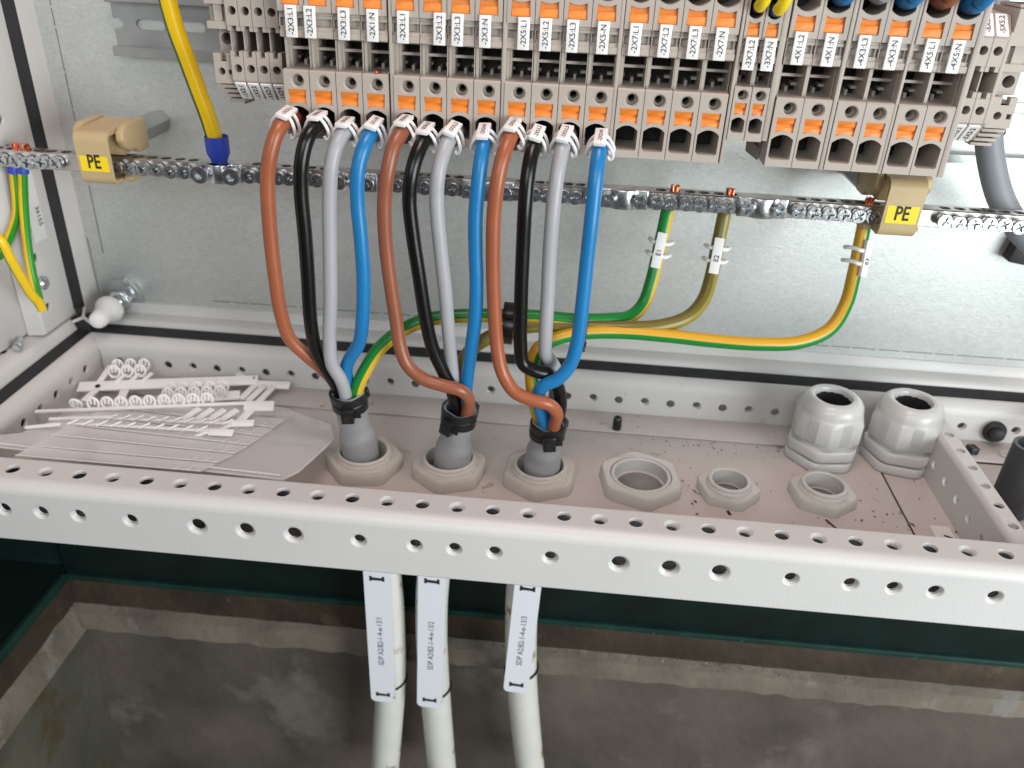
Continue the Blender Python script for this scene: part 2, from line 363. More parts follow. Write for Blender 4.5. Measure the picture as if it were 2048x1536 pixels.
# rear rail
g = G()
rear_holes = [-1.3+25*k for k in range(-2, 34)]
g.sheet([(-70, -57.5), (880, -57.5), (880, -28), (-70, -28)], [circ(x, -40.4, 4.6 if k % 2 else 4.1, 20) for k, x in enumerate(rear_holes)], 'y', 239.5)
for k, x in enumerate(rear_holes): flare(g, (x, 239.5, -40.4), (0, 1, 0), 3.9, 4.6 if k % 2 else 4.1, k % 2 == 1)
sweep_x(g, arc(251.5, -28, 12, 180, 90)+[(252.5, -16.5), (252.5, -60)], -82, 880)
part('rear_rail', g, 'paint', cab, label='rear rail with one row of holes above the floor', recalc=False)
# left rail
g = G()
left_holes = [211.7-25*k for k in range(0, 9)]
g.sheet([(15, -57.5), (239.5, -57.5), (239.5, -28), (15, -28)], [circ(y, -36.4, 4.3, 20) for y in left_holes], 'x', -70.5)
for k, y in enumerate(left_holes): flare(g, (-70.5, y, -36.4), (-1, 0, 0), 3.8, 4.3, k % 2 == 1)
sweep_y(g, arc(-82.5, -28, 12, 0, 90)+[(-83.5, -16.5), (-83.5, -60)], 0, 251.5)
part('side_rail', g, 'paint', cab, label='left rail with holes along its inner side', recalc=False)
# gaskets
g = G(); sweep_x(g, [(252.5, -18), (254, -16.5), (263, -11.5), (264.5, -12.5)], -88, 880); part('gasket', g, 'rubber', cab, label='black gasket strip along the rear', recalc=False)
g = G(); sweep_y(g, [(-83.5, -18), (-85, -16.5), (-93, -12), (-94.5, -13)], -40, 254); part('gasket', g, 'rubber', cab, label='black gasket strip along the left', recalc=False)
g = G(); sweep_z(g, [(-97.5, 254.5), (-97, 256.5), (-91.5, 263), (-90.5, 265)], 6, 420); part('gasket', g, 'rubber', cab, label='upright black gasket strip at the left post', recalc=False)
# outer channel (white) beyond the gaskets
g = G(); sweep_x(g, [(263.5, -22), (264.6, -11), (266.5, -7.5), (269, -6.4), (300, -6.0)], -95, 880); sweep_x(g, [(283, -6.2), (284.5, -4), (284.5, 4), (300, 6)], -95, 880)
part('rear_channel', g, 'paint', cab, recalc=False)
g = G(); sweep_y(g, [(-93, -22), (-94.5, -11)]+arc(-104.5, -9, 9, 0, 70)[1:]+[(-108, .8), (-150, 3.2)], -40, 262)
part('side_channel', g, 'paint', cab, recalc=False)
# left post: face with holes towards the opening, then the strip behind the gasket
g = G(); post_holes = [197.2-24.6*k for k in range(-9, 8)]
g.sheet([(206, 2), (246, 2), (246, 420), (206, 420)], [circ(218.5, z, 4.2, 20) for z in post_holes], 'x', -97.5)
for k, z in enumerate(post_holes): flare(g, (-97.5, 218.5, z), (-1, 0, 0), 3.7, 4.2, False)
sweep_z(g, arc(-107.5, 246, 10, 0, 60)+[(-106, 262)], 2, 420)
sweep_z(g, [(-97.5, 206), (-99, 203), (-112, 200.5), (-112, 262)], 2, 420)
sweep_z(g, [(-97.4, 246), (-97.4, 256), (-104, 262)], 2, 420)
sweep_z(g, [(-90.3, 262.5), (-89.6, 266), (-89.4, 300)], -7, 420)
part('corner_post', g, 'paint', cab, label='left corner post with a column of holes', recalc=False)
part('side_panel', G().box((-118, -60, 3.6), (-112.5, 212, 420)), 'paint', cab, 1.0, label='plain white side panel')
# corner joint
g = G(); g.obox((-90, 257, -8), (1, 0, 0), (0, 1, 0), (0, 0, 1), (9, 9, 7)); part('corner_joint', g, 'rubber', cab, 1.2)
g = G(); c = Vector((-86, 250, 0.5))
for d in ((1, -.25, -.55), (-.75, -.5, -.25), (-.25, .9, .55)): g.obox(c+Vector(d)*5, d, Vector(d).cross((0, 0, 1)), Vector(d).cross(Vector(d).cross((0, 0, 1))), (6.5, 1.3, 1.3))
part('joint_ribs', g, 'paint', cab, 0.3)
# floor plates
nutsXY = [(227, 119), (301, 119.5), (379, 120)]
freeXY = [(465.0, 123.5), (539.5, 124), (619, 127.5)]; freeR = (20, 13.4, 14.4)
g = G()
g.sheet([(-70.5, 15), (683, 15), (683, 206), (-70.5, 206)], [circ(x, y, 19.5, 28) for x, y in nutsXY]+[circ(x, y, r, 28) for (x, y), r in zip(freeXY, freeR)], 'z', -57)
for x, y in nutsXY: g.wall(circ(x, y, 19.5, 28), 'z', -57, -64)
g.add([(683, 15, -57), (683, 206, -57), (683, 206, -60), (683, 15, -60)], [(0, 1, 2, 3)])
part('gland_plate', g, 'paint_floor', cab, recalc=False)
part('rear_cover_strip', G().box((-70, 204.5, -56.4), (880, 239.3, -54.4)), 'paint_floor', cab, 0.4)
part('side_cover_plate', G().box((685.2, 15, -59), (880, 203.2, -57.2)), 'paint_floor', cab, 0.3)
part('dark_backing', G().box((-69, 76, -110), (879, 238, -96)), 'dark', cab)  # added unseen black slab that keeps the gland holes dark
# right cross rail: inverted channel
g = G()
rt = [(729.4, 198.4-25*k) for k in range(0, 8)]
g.sheet([(724.5, 15.5), (735, 15.5), (735, 239), (724.5, 239)], [circ(x, y, 4.0, 20) for x, y in rt], 'z', -11.4)
for x, y in rt: g.wall(circ(x, y, 4.0, 20), 'z', -11.4, -14)
sh = [188-25*k for k in range(0, 7)]
g.sheet([(15.5, -57), (239, -57), (239, -15.9), (15.5, -15.9)], [circ(y, -37, 3.9, 20) for y in sh], 'x', 720)
for y in sh: g.wall(circ(y, -37, 3.9, 20), 'x', 720, 722.5)
sweep_y(g, arc(724.5, -15.9, 4.5, 180, 90), 15.5, 239)
sweep_y(g, [(735, -11.4)]+arc(735, -13, 1.6, 90, 0)+[(736.6, -18)], 15.5, 239)
part('cross_rail', g, 'paint', cab, label='right cross rail with holes on top', recalc=False)
g = G(); g.prism([(862, 30), (905, 30), (905, 238), (838, 238), (832, 210)], 'z', -14, -9)
part('side_bracket', g, 'paint', cab, 0.8)
# plug, seam marks, stickers
pl = thing('rubber_plug', (802.1, 236.0, -40.3), 'round black rubber plug in the rear rail beyond the cross rail', 'plug')
c = (803.2, 238.0, -41.4)
part('plug_rim', G().lathe(c, (0, -1, 0), [(0, 10.5), (3, 10.5), (4.5, 9)], 28, True, True), 'rubber', pl)
part('plug_cap', G().lathe((c[0], c[1]-4.4, c[2]), (0, -1, 0), [(0, 7), (5, 6.4), (6, 5)], 24, False, True), 'rubber', pl)
part('pen_mark', G().obox((619.2, 91.9, -56.9), (.55, -1, 0), (1, .55, 0), (0, 0, 1), (7, 1.1, .05)), 'ink', cab)
part('pen_mark', G().obox((537.1, 95.7, -56.9), (.3, -1, 0), (1, .3, 0), (0, 0, 1), (3, 1.4, .05)), 'ink', cab)
st = solo('floor_sticker', G().obox((708, 62, -56.8), (0, 1, 0), (1, 0, 0), (0, 0, 1), (40, 8, .12)), 'sticker', 'torn white sticker with black strokes beside the right cross rail', 'sticker')
g = G()
for k in range(7): g.obox((711+(k % 2)*2, 88-k*8.5, -56.6), (1, .5*(k % 3-1), 0), (0, 1, 0), (0, 0, 1), (3.5, 1.3, .06))
part('pen_strokes', g, 'ink', st)
# bolt on the left ledge, cable-duct slots
sb = thing('ledge_bolt', (-108.4, 178.7, 3.0), 'small zinc bolt lying on the left ledge by the side panel', 'bolt')
c = Vector((-103.8, 173.4, 6.0))
part('bolt_head', G().lathe(c, (.45, -1, 0), [(0, 4.2), (4.5, 4.2)], 18, True, True), 'zinc', sb, 0.4)
part('bolt_shank', G().lathe(c, (-.45, 1, 0), [(0, 2.6), (11, 2.6)], 14, True, True), 'zinc', sb)
g = G()
for x, y in ((85, 668), (25, 722)): g.obox(Vector((-118, 215 if x == 85 else 165, 1.6)), (1, .2, 0), (0, 1, 0), (0, 0, 1), (6, 2, .3))
part('slot', g, 'dark', cab)
text('6 0135', 6, (-122, 150, 2.2), (.35, 1, 0), (-1, .35, 0), cab, M['terminal_in'])
# mounting plate with notched corner and scribed lines
mp = thing('mounting_plate', (350, 287, -2), 'large galvanised steel mounting plate filling the back', 'mounting plate')
g = G(); g.prism([(-90, 420), (-90, 73), (-87, 69), (-87, 8), (-80, -3.2), (30, -3.2), (34, -1.2), (960, -1.2), (960, 420)], 'y', 287, 290)
part('sheet', g, 'galv', mp, 0.3)
g = G(); rnd = random.Random(3)
z = 420
while z > 60:
    l = rnd.uniform(6, 22); g.box((-74.4, 286.8, z-l), (-73.9, 287.05, z)); z -= l+rnd.uniform(.5, 2.5)
x = 32
while x < 940:
    l = rnd.uniform(8, 30); g.box((x, 286.8, 11.3), (x+l, 287.05, 11.8)); x += l+rnd.uniform(.5, 4)
part('scribed_line', g, 'ink', mp)
# ------------------------------------------------------------------ fixing stud at the left corner
fs = thing('fixing_stud', (-60, 286, 5), 'threaded fixing stud with big washer and hex nut at the plate corner', 'stud')
c = (-62, 286.9, 8)
part('washer', G().lathe(c, (0, -1, 0), [(0, 21), (1.6, 21), (2, 20.4), (2, 8)], 40), 'steel', fs)
part('hex_nut', G().lathe((c[0], 285, c[2]), (0, -1, 0), [(0, 10.5), (1, 11.8), (9, 11.8), (10, 10.2), (10.2, 6)], 6, ph=.3), 'zinc', fs, 0.3)
part('lock_washer', G().lathe((c[0], 274.6, c[2]), (0, -1, 0), [(0, 9), (2, 9), (2.4, 8), (2.4, 6)], 28), 'zinc', fs)
pr = [(0, 5.2)]
for k in range(14): pr += [(k*1.6+.8, 5.9), (k*1.6+1.6, 5.1)]
part('thread', G().lathe((c[0], 274, c[2]), (0, -1, 0), pr, 22, capb=True), 'zinc', fs)
part('adjuster', G().obox((-52, 285.8, 22), (.8, 0, .6), (-.6, 0, .8), (0, 1, 0), (4, 9, 2)), 'zinc', fs, 0.8)
cp = G().lathe((c[0], 262, c[2]), (.03, -1, -.05), [(0, 10), (1.5, 13.2), (5, 13.8), (9, 12.5), (13, 9.6), (18, 8.6), (24, 8.8), (29, 8.2), (32, 6.6), (33.2, 3.5), (33.5, .2)], 32, capa=True)
solo('stud_cap', cp, 'white', 'white plastic cap on the fixing stud at the left corner', 'cap')
# ------------------------------------------------------------------ rear DIN rail on the plate (left stub)
def din(name, x0, x1, label, zc=270, end_slot=True):
    t = thing(name, ((x0+x1)/2, 286, zc-25), label, 'rail')
    yb, yf = 286.4, 275.5
    slots = []
    xs = x0+24 if end_slot else x0+20
    while xs < x1-16: slots.append(arc(xs, zc, 4.2, 90, 270)+arc(xs+17, zc, 4.2, -90, 90)); xs += 36
    g = G(); hz = 17.5
    outer = [(x0, zc-hz), (x1, zc-hz), (x1, zc+hz), (x0, zc+hz)]
    if end_slot: outer = outer+[(x0, zc+4.2)]+arc(x0+4, zc, 4.2, 90, -90)+[(x0, zc-4.2)]
    g.sheet(outer, slots, 'y', yb-1.4)
    for s_ in slots: g.wall(s_, 'y', yb-1.4, yb)
    for sg in (-1, 1):
        z0 = zc+sg*hz; z1 = zc+sg*25.5
        g.prism([(yb-1.4, z0), (yb, z0), (yb-.2, z0+sg*1.2), (yf+1.6, z0+sg*1.6), (yf+1.4, z1), (yf, z1), (yf, z0+sg*.9), (yf+.8, z0)], 'x', x0, x1)
    part('hat_profile', g, 'din', t)
    return t
din('din_rail', -19, 135, 'slotted steel rail stub on the plate behind the thick earth cable')
din('din_rail', 672, 960, 'short steel rail behind the right end bracket', zc=222, end_slot=False)
# rail the terminal strip sits on, with its risers
t = thing('carrier_rail', (400, 215, 270), 'steel carrier rail hidden behind the long beige terminal strip', 'rail')
part('hat_profile', G().box((150, 214, 255), (690, 217, 285)), 'din', t)
for x in (240, 470, 600): part('riser', G().box((x, 217, 250), (x+22, 286.9, 290)), 'din', t, 1)

# ------------------------------------------------------------------ terminal blocks
YF = 125                                               # front face of the strip
BIG = dict(w=18.5, hc=9.9, bot=220, wire=(225.0, 241.8), wx=(1.6, 16.3), org=(243.0, 252.9), ox=(2.8, 15.5), hole=258.7, hr=3.9, led=265.8, cav=286, u0=302.6, uorg=(306.6, 316.6), uwire=(318.2, 336), top=345)
SML = dict(w=11.7, hc=5.9, bot=236, wire=(241.2, 251.4), wx=(1.5, 10.2), org=(252.6, 260.8), ox=(1.9, 9.8), hole=265.6, hr=3.1, led=271, cav=285.6, u0=300.4, uorg=(302.2, 311.2), uwire=(312.6, 326), top=345)
def arch(x0, x1, z0, z1, rise, up=True, cor=1.8):      # opening with an arched end and cut lower corners
    n = 8; a = [(x0+(x1-x0)*i/n, rise*(1-(2*i/n-1)**2)) for i in range(n+1)]
    if up: return [(x0, z0+cor), (x0+cor, z0), (x1-cor*.4, z0), (x1, z0+cor*.6)]+[(x, z1-rise+q) for x, q in a[::-1]]
    return [(x0, z0+rise-q) if False else (x, z0+rise-q) for x, q in a]+[(x1, z1-cor), (x1-cor, z1), (x0+cor, z1), (x0, z1-cor)]
def terminal_parts(d):
    """meshes of one block with its left edge at x = 0"""
    w = d['w']; gap = 0.22
    h = G()
    x0, x1 = gap, w-gap
    cx = d['hc']
    wire = arch(*d['wx'], *d['wire'], 3.4 if w > 15 else 2.2); hole = circ(cx, d['hole'], d['hr']+.9, 22)
    o0, o1 = d['org']; ox0, ox1 = d['ox']; rise = 1.3
    org = [(ox0+.5, o0)]+[(ox0+.5+(ox1-ox0-1)*i/6, o0+rise*(1-(2*i/6-1)**2)) for i in range(1, 6)]+[(ox1-.5, o0), (ox1, o1), (ox0, o1)]
    L = d['led']
    h.sheet([(x0, d['bot']), (x1, d['bot']), (x1, L-1), (x0, L-1)], [wire, hole, org], 'y', YF)
    h.wall(wire, 'y', YF, YF+34)
    h.wall(org, 'y', YF, YF+5)
    h.lathe((cx, YF, d['hole']), (0, 1, 0), [(0, d['hr']+.9), (1.0, d['hr']), (7, d['hr']), (7.05, d['hr']*.62), (22, d['hr']*.6)], 22)
    # ledge, bottom, outer shell
    h.add([(x0, YF, L-1), (x1, YF, L-1), (x1, YF+1, L), (x0, YF+1, L), (x0, YF+30, L+.6), (x1, YF+30, L+.6)], [(0, 1, 2, 3), (3, 2, 5, 4)])
    h.box((x0, YF+.01, d['bot']-.01), (x1, YF+78, d['bot']+1.6))
    h.box((x0, YF+2, d['bot']+.5), (x0+.7, YF+80, L-1.5)); h.box((x1-.7, YF+2, d['bot']+.5), (x1, YF+80, L-1.5))
    # cavity: side web, cross bar, back
    c = d['cav']
    h.box((x0, YF+9, L), (x0+2.0, YF+36, c)); h.box((x0+2.1, YF+14, L), (x0+3.0, YF+36, c))
    h.box((x1-.6, YF+7, L), (x1, YF+36, c))
    h.box((x0+2.2, YF+16, (L+c)/2+1.2), (x1-.7, YF+19, (L+c)/2+3.0))
    h.box((x0+2.2, YF+27, L+4), (x0+4.5, YF+36, L+6)); h.box((x1-4.5, YF+27, L+4), (x1-.7, YF+36, L+6)); h.box((cx-1, YF+22, L), (cx+1, YF+36, L+4))
    # marker carrier: lower lip, recess, upper lip
    u = d['u0']
    h.prism([(YF+40, c), (YF+2.5, c), (YF+1.2, c+.8), (YF+1.2, c+4.6), (YF+2.6, c+4.8), (YF+2.6, c+7.2), (YF+5.5, c+7.4), (YF+5.5, u-4.4), (YF+2.2, u-4.2), (YF+2.2, u-2.4), (YF+3.0, u-2.2), (YF+3.0, u), (YF+40, u)], 'x', x0, x1)
    h.box((x0, YF+1.6, c+7.0), (x0+.7, YF+6, u-4)); h.box((x1-1.6, YF+3.4, c+7.0), (x1-.4, YF+6, u-4))
    # upper half
    a0, a1 = d['uorg']; uo = [(ox0, a0), (ox1, a0), (ox1-.4, a1)]+[(ox1-.4-(ox1-ox0-.8)*i/6, a1-rise*(1-(2*i/6-1)**2)) for i in range(1, 6)]+[(ox0+.4, a1)]
    uw = arch(*d['wx'], *d['uwire'], 3.4 if w > 15 else 2.2, up=False)
    h.sheet([(x0, u), (x1, u), (x1, d['top']), (x0, d['top'])], [uo, uw], 'y', YF)
    h.wall(uo, 'y', YF, YF+5); h.wall(uw, 'y', YF, YF+34)
    h.add([(x0, YF, u), (x1, YF, u), (x1, YF+10, u), (x0, YF+10, u)], [(0, 1, 2, 3)])
    h.box((x0, YF+2, u), (x0+.7, YF+80, d['top'])); h.box((x1-.7, YF+2, u), (x1, YF+80, d['top']))
    # dark inside: clamp cages
    k = G()
    k.box((x0+.9, YF+36.5, d['bot']+2), (x1-.9, YF+80, d['top']))
    k.box((d['wx'][0]+1.2, YF+30, d['wire'][0]+7), (d['wx'][0]+8 if w > 15 else d['wx'][0]+4, YF+36, d['wire'][1]-.5))
    # orange push levers with stepped faces
    def lever(z0, z1, flip):
        zs = [z0+.15, z0+(z1-z0)*.32, z0+(z1-z0)*.36, z0+(z1-z0)*.56, z0+(z1-z0)*.60, z1-.15]; ys = [1.3, 1.3, 1.9, 1.9, .9, .9]
        if flip: ys = [1.0, 1.0, 1.9, 1.9, 2.1, 2.1]; zs = [z0+.15, z0+(z1-z0)*.52, z0+(z1-z0)*.56, z0+(z1-z0)*.72, z0+(z1-z0)*.76, z1-.15]
        q = G(); q.prism([(YF+y, z) for y, z in zip(ys, zs)]+[(YF+4.6, z1-.15), (YF+4.6, z0+.15)], 'x', ox0+.25, ox1-.25); return q
    return [('housing', h, 'terminal', 0), ('clamp_cage', k, 'clamp', 0), ('push_lever', lever(o0, o1, False), 'orange', .12), ('push_lever', lever(a0, a1, True), 'orange', .12)]
def make_protos(d): return [(n, *mesh_of(n, g, m, b, 1, recalc=(n != 'x'))) for n, g, m, b in terminal_parts(d)]
proto_big = make_protos(BIG); proto_sml = make_protos(SML)
mk_me, mk_c = mesh_of('marker_plate', G().box((-3.9, -1, -10), (3.9, 1, 10)), 'marker', .35, 2)
def terminal(xh, d, txt, xm, label, group, zm=296.6):
    x = xh-d['hc']
    t = thing('terminal_block', (x+d['w']/2, 160, d['bot']), label, 'terminal block', group)
    for n, me, c in (proto_big if d is BIG else proto_sml): put(n, me, Vector(c)+Vector((x, 0, 0)), t)
    m = put('marker_plate', mk_me, (xm, YF-1.2, zm), t); m.rotation_euler = (R(-2), R(random.uniform(-.6, .6)), 0)
    text(txt, 5.3, (xm, YF-2.35, zm), (0, 0, 1), (-1, 0, 0), m)
BR = 'beige terminal block'
def tl(i, txt, tail): return f'{BR} marked {txt}, {tail}'
rows = [
 (193.2, '-2X3:L1', 192.8, 'first of the strip, brown core below'), (211.7, '-2X3:L2', 205.6, 'second of the strip, black core below'),
 (230.2, '-2X3:L3', 228.5, 'third of the strip, grey core below'), (248.7, '-2X1:N', 247.9, 'fourth of the strip, blue core below'),
 (270.3, '-2X3:L1', 268.3, 'first of the second group of four'), (288.8, '-2X3:L2', 292.7, 'second of the second group of four'),
 (307.3, '-2X3:L3', 304.7, 'third of the second group of four'), (325.8, '-2X3:N', 323.0, 'last of the second group of four'),
 (346.8, '-2X5:L1', 348.5, 'brown core below'), (365.3, '-2X5:L2', 362.9, 'black core below'),
 (383.8, '-2X5:L3', 380.5, 'grey core below'), (402.3, '-2X5-N', 400.5, 'blue core below'),
 (423.4, '-2X7:L1', 421.4, 'no core fitted'), (441.9, '-2X7:L2', 440.6, 'no core fitted'),
 (460.4, '-2X7:L3', 459.4, 'no core fitted'), (478.9, '-2X7:N', 476.7, 'no core fitted'),
 (528.8, '-4X1:L2', 526.7, 'right-hand part of the strip'), (547.3, '-4X1:N', 545.9, 'right-hand part of the strip'),
 (569.2, '-4X3:L3', 566.8, 'right-hand part of the strip'), (587.7, '-4X3:N', 585.6, 'right-hand part of the strip'),
 (608.6, '-4X5:L1', 608.8, 'right-hand part of the strip'), (627.1, '-4X5:N', 625.1, 'last large block on the right')]
for xh, tx, xm, tail in rows: terminal(xh, BIG, tx, xm, tl(0, tx, tail), 'large terminal blocks of the strip')
for xh, tx, xm in ((496.4, '-3X7:L2', 496.3), (508.2, '-3X7:N', 508.3)):
    terminal(xh, SML, tx, xm, f'small beige terminal block marked {tx} between the two large rows', 'small terminal blocks between the rows', 291.8)
# partition plates between the groups
for i, (x, w, lab) in enumerate(((258.0, 2.5, 'after the first four blocks'), (334.5, 2.8, 'after the second four blocks'), (410.6, 2.8, 'before the block marked -2X7:L1'),
        (488.1, 2.4, 'between -2X7:N and the two small blocks'), (556.2, 3.0, 'between -4X1:N and -4X3:L3'), (596.3, 2.3, 'between -4X3:N and -4X5:L1'), (636.0, 4.2, 'closing the strip after -4X5:N'))):
    g = G(); g.prism([(YF+.6, 219.4), (YF+82, 219.4), (YF+82, 345), (YF+.6, 345)], 'x', x+.15, x+w-.1)
    solo('partition_plate', g, 'terminal', f'thin beige partition plate {lab}', 'partition plate', 'partition plates of the terminal strip', .35)
g = G(); g.prism([(YF+1.2, 236.5), (YF+80, 236.5), (YF+80, 345), (YF+1.2, 345)], 'x', 514.3, 518.2)
solo('partition_plate', g, 'terminal', 'thin beige partition plate right of the small block marked -3X7:N', 'partition plate', 'partition plates of the terminal strip', .35)
g = G(); g.prism([(YF+22, 218.5), (YF+70, 214), (YF+78, 240), (YF+78, 300), (YF+14, 300), (YF+14, 262)], 'x', 518.4, 518.8)
for z in (226, 238): g.box((516.4, YF+24, z), (518.3, YF+70, z+2))
part('rib', g, 'terminal_in', bpy.data.objects['partition_plate.007'])

# small blocks and end brackets at both ends of the strip
YE = 140
def end_terminal(x, w, tb, tt, label):
    t = thing('small_terminal_block', (x+w/2, 170, 236), label, 'terminal block', 'small terminal blocks at the strip ends')
    h = G(); a, b = x+.2, x+w-.2; cx = x+w*.52
    top = 309 if tt is None else 307
    lo = circ(cx, 262, 2.9, 20); hi = circ(cx, 299.6, 2.9, 20)
    h.sheet([(a, 254), (b, 254), (b, 269.5), (a+w*.62, 269.5), (a+w*.62, 273), (a+w*.2, 273) if False else (a+w*.62, 269.6), (a, 269.5)], [lo], 'y', YE)
    h.sheet([(a, 290), (b, 290), (b, top), (a, top)], [hi], 'y', YE)
    for c_ in (lo, hi): h.wall(c_, 'y', YE, YE+26)
    h.box((a, YE+.5, 269.4), (a+w*.28, YE+10, 273.5)); h.box((b-w*.28, YE+.5, 269.4), (b, YE+10, 273.5))
    h.box((a, YE+.5, 286.6), (a+w*.28, YE+10, 290.1)); h.box((b-w*.28, YE+.5, 286.6), (b, YE+10, 290.1))
    h.add([(a, YE, 269.5), (b, YE, 269.5), (b, YE+40, 269.5), (a, YE+40, 269.5)], [(0, 1, 2, 3)])
    h.add([(a, YE, 290), (b, YE, 290), (b, YE+40, 290), (a, YE+40, 290)], [(0, 1, 2, 3)])
    h.box((a, YE+4, 269), (a+.9, YE+40, 290.5))
    h.add([(a, YE, 254), (b, YE, 254), (b, YE+13.5, 239.5), (a, YE+13.5, 239.5), (b, YE+60, 234), (a, YE+60, 234)], [(0, 1, 2, 3), (3, 2, 4, 5)])
    h.add([(a, YE, top), (b, YE, top), (b, YE+13.5, top+14), (a, YE+13.5, top+14), (b, YE+60, top+16), (a, YE+60, top+16)], [(0, 1, 2, 3), (3, 2, 4, 5)])
    for q in (a, b): h.add([(q, YE, 254), (q, YE, 269.5), (q, YE+40, 269.5), (q, YE+60, 234), (q, YE+13.5, 239.5)], [(0, 1, 2, 3, 4)]); h.add([(q, YE, 290), (q, YE, top), (q, YE+13.5, top+14), (q, YE+60, top+16), (q, YE+40, 290)], [(0, 1, 2, 3, 4)])
    part('housing', h, 'terminal', t)
    part('clamp_cage', G().box((a+.5, YE+26.5, 240), (b-.5, YE+58, 318)), 'clamp', t)
    d = Vector((0, 13.5, -14.5)).normalized(); nrm = Vector((0, -14.5, -13.5)).normalized()
    c = Vector((cx, YE+6.9, 246.6))+nrm*.9
    m = part('marker_plate', G().obox(c, (1, 0, 0), d, nrm, (w*.43, 8.6, .8)), 'marker', t, .3, 1)
    text(tb, 5.0, c+nrm*.95, -d, (-1, 0, 0), m)
    if tt:
        d2 = Vector((0, 13.5, 14)).normalized(); n2 = Vector((0, -14, 13.5)).normalized()
        c2 = Vector((cx, YE+6.8, top+7))+n2*.9
        m2 = part('marker_plate', G().obox(c2, (1, 0, 0), d2, n2, (w*.43, 8.6, .8)), 'marker', t, .3, 1)
        text(tt, 5.0, c2+n2*.95, d2, (-1, 0, 0), m2)
for k in range(4): end_terminal(141.2+k*9.3, 9.3, f'-1X2:{k+1}', None, 'narrow beige terminal block '+('nearest the left end bracket', 'second from the left end bracket', 'third from the left end bracket', 'touching the first large block on the left')[k])
for k, s in enumerate(('-5X5:1', '-5X5:2')): end_terminal(643.6+k*9.2, 9.2, s, s, 'narrow beige terminal block '+('half hidden behind the closing partition plate on the right', 'next to the end cover at the right')[k])
g = G(); g.prism([(YE+.3, 254), (YE+13.5, 239.8), (YE+60, 236), (YE+60, 320), (YE+13.5, 320.5), (YE+.3, 306.5)], 'x', 662.1, 664.6)
solo('end_cover', g, 'terminal', 'thin beige end cover right of the block marked -5X5:2', 'end cover', bevel=.3)
def end_bracket(x0, x1, label):
    t = thing('end_bracket', ((x0+x1)/2, 180, 236), label, 'end bracket', 'end brackets clamping the strip')
    y = YE+3; xm = (x0+x1)/2-.6; w = x1-x0
    h = G()
    h.sheet([(x0, 251), (x1, 251), (x1, 266), (x0, 266)], [circ(x0+w*.38, 259, 2.6, 18), [(x0+w*.74, 257), (x0+w*.92, 257), (x0+w*.92, 260.4), (x0+w*.74, 260.4)]], 'y', y)
    h.wall(circ(x0+w*.38, 259, 2.6, 18), 'y', y, y+16)
    h.wall([(x0+w*.74, 257), (x0+w*.92, 257), (x0+w*.92, 260.4), (x0+w*.74, 260.4)], 'y', y, y+12)
    h.box((x0, y+.02, 250.8), (x1, y+40, 251.4)); h.box((x0, y+.02, 251), (x0+.8, y+40, 266)); h.box((x1-.8, y+.02, 251), (x1, y+40, 266))
    h.box((x0, y+.1, 266.01), (x0+w*.38, y+6, 271)); h.box((x1-w*.3, y+.1, 266.01), (x1, y+6, 271)); h.box((x0, y+6, 266.01), (x1, y+40, 267))
    h.sheet([(x0+w*.22, 271.2), (x1, 271.2), (x1, 287), (x0+w*.22, 287)], [circ(x0+w*.62, 280, 4.1, 20)], 'y', y+8); h.wall(circ(x0+w*.62, 280, 4.1, 20), 'y', y+8, y+26)
    h.box((x0+w*.22, y+8.02, 271.2), (x0+w*.3, y+40, 287)); h.box((x1-.8, y+8.02, 271.2), (x1, y+40, 287))
    h.box((x0-1, y-1, 287.2), (x1-.4, y+40, 292)); h.box((x0+w*.28, y+1.2, 292), (x1-w*.28, y+30, 303)); h.box((x0, y+4, 292), (x1-.2, y+30, 303)); h.box((x0-1.4, y-.6, 303), (x1-.4, y+40, 311)); h.box((x0, y, 311), (x1-.4, y+40, 325))
    part('body', h, 'terminal', t)
    part('core', G().box((x0+1, y+27, 252), (x1-1, y+44, 322)), 'clamp', t)
    for k in range(4): part('rib', G().box((x0+.8+k*.2, y+3.4+k*4.2, 247.4-k*4.0), (x1-.1, y+34, 249.6-k*4.0)), 'terminal', t, .3)
    part('rib_web', G().prism([(y+6, 249.8), (y+40, 249.8), (y+40, 232), (y+22, 233)], 'x', x1-3, x1-2), 'terminal_in', t)
    for k in range(4): part('rib', G().box((x0+.8, y+3.4+k*4.2, 325.4+k*4.0), (x1-.1, y+34, 327.4+k*4.0)), 'terminal', t, .3)
end_bracket(127.6, 141.0, 'brown-beige end bracket at the left end of the strip')
end_bracket(665.0, 681.5, 'brown-beige end bracket at the right end of the strip')
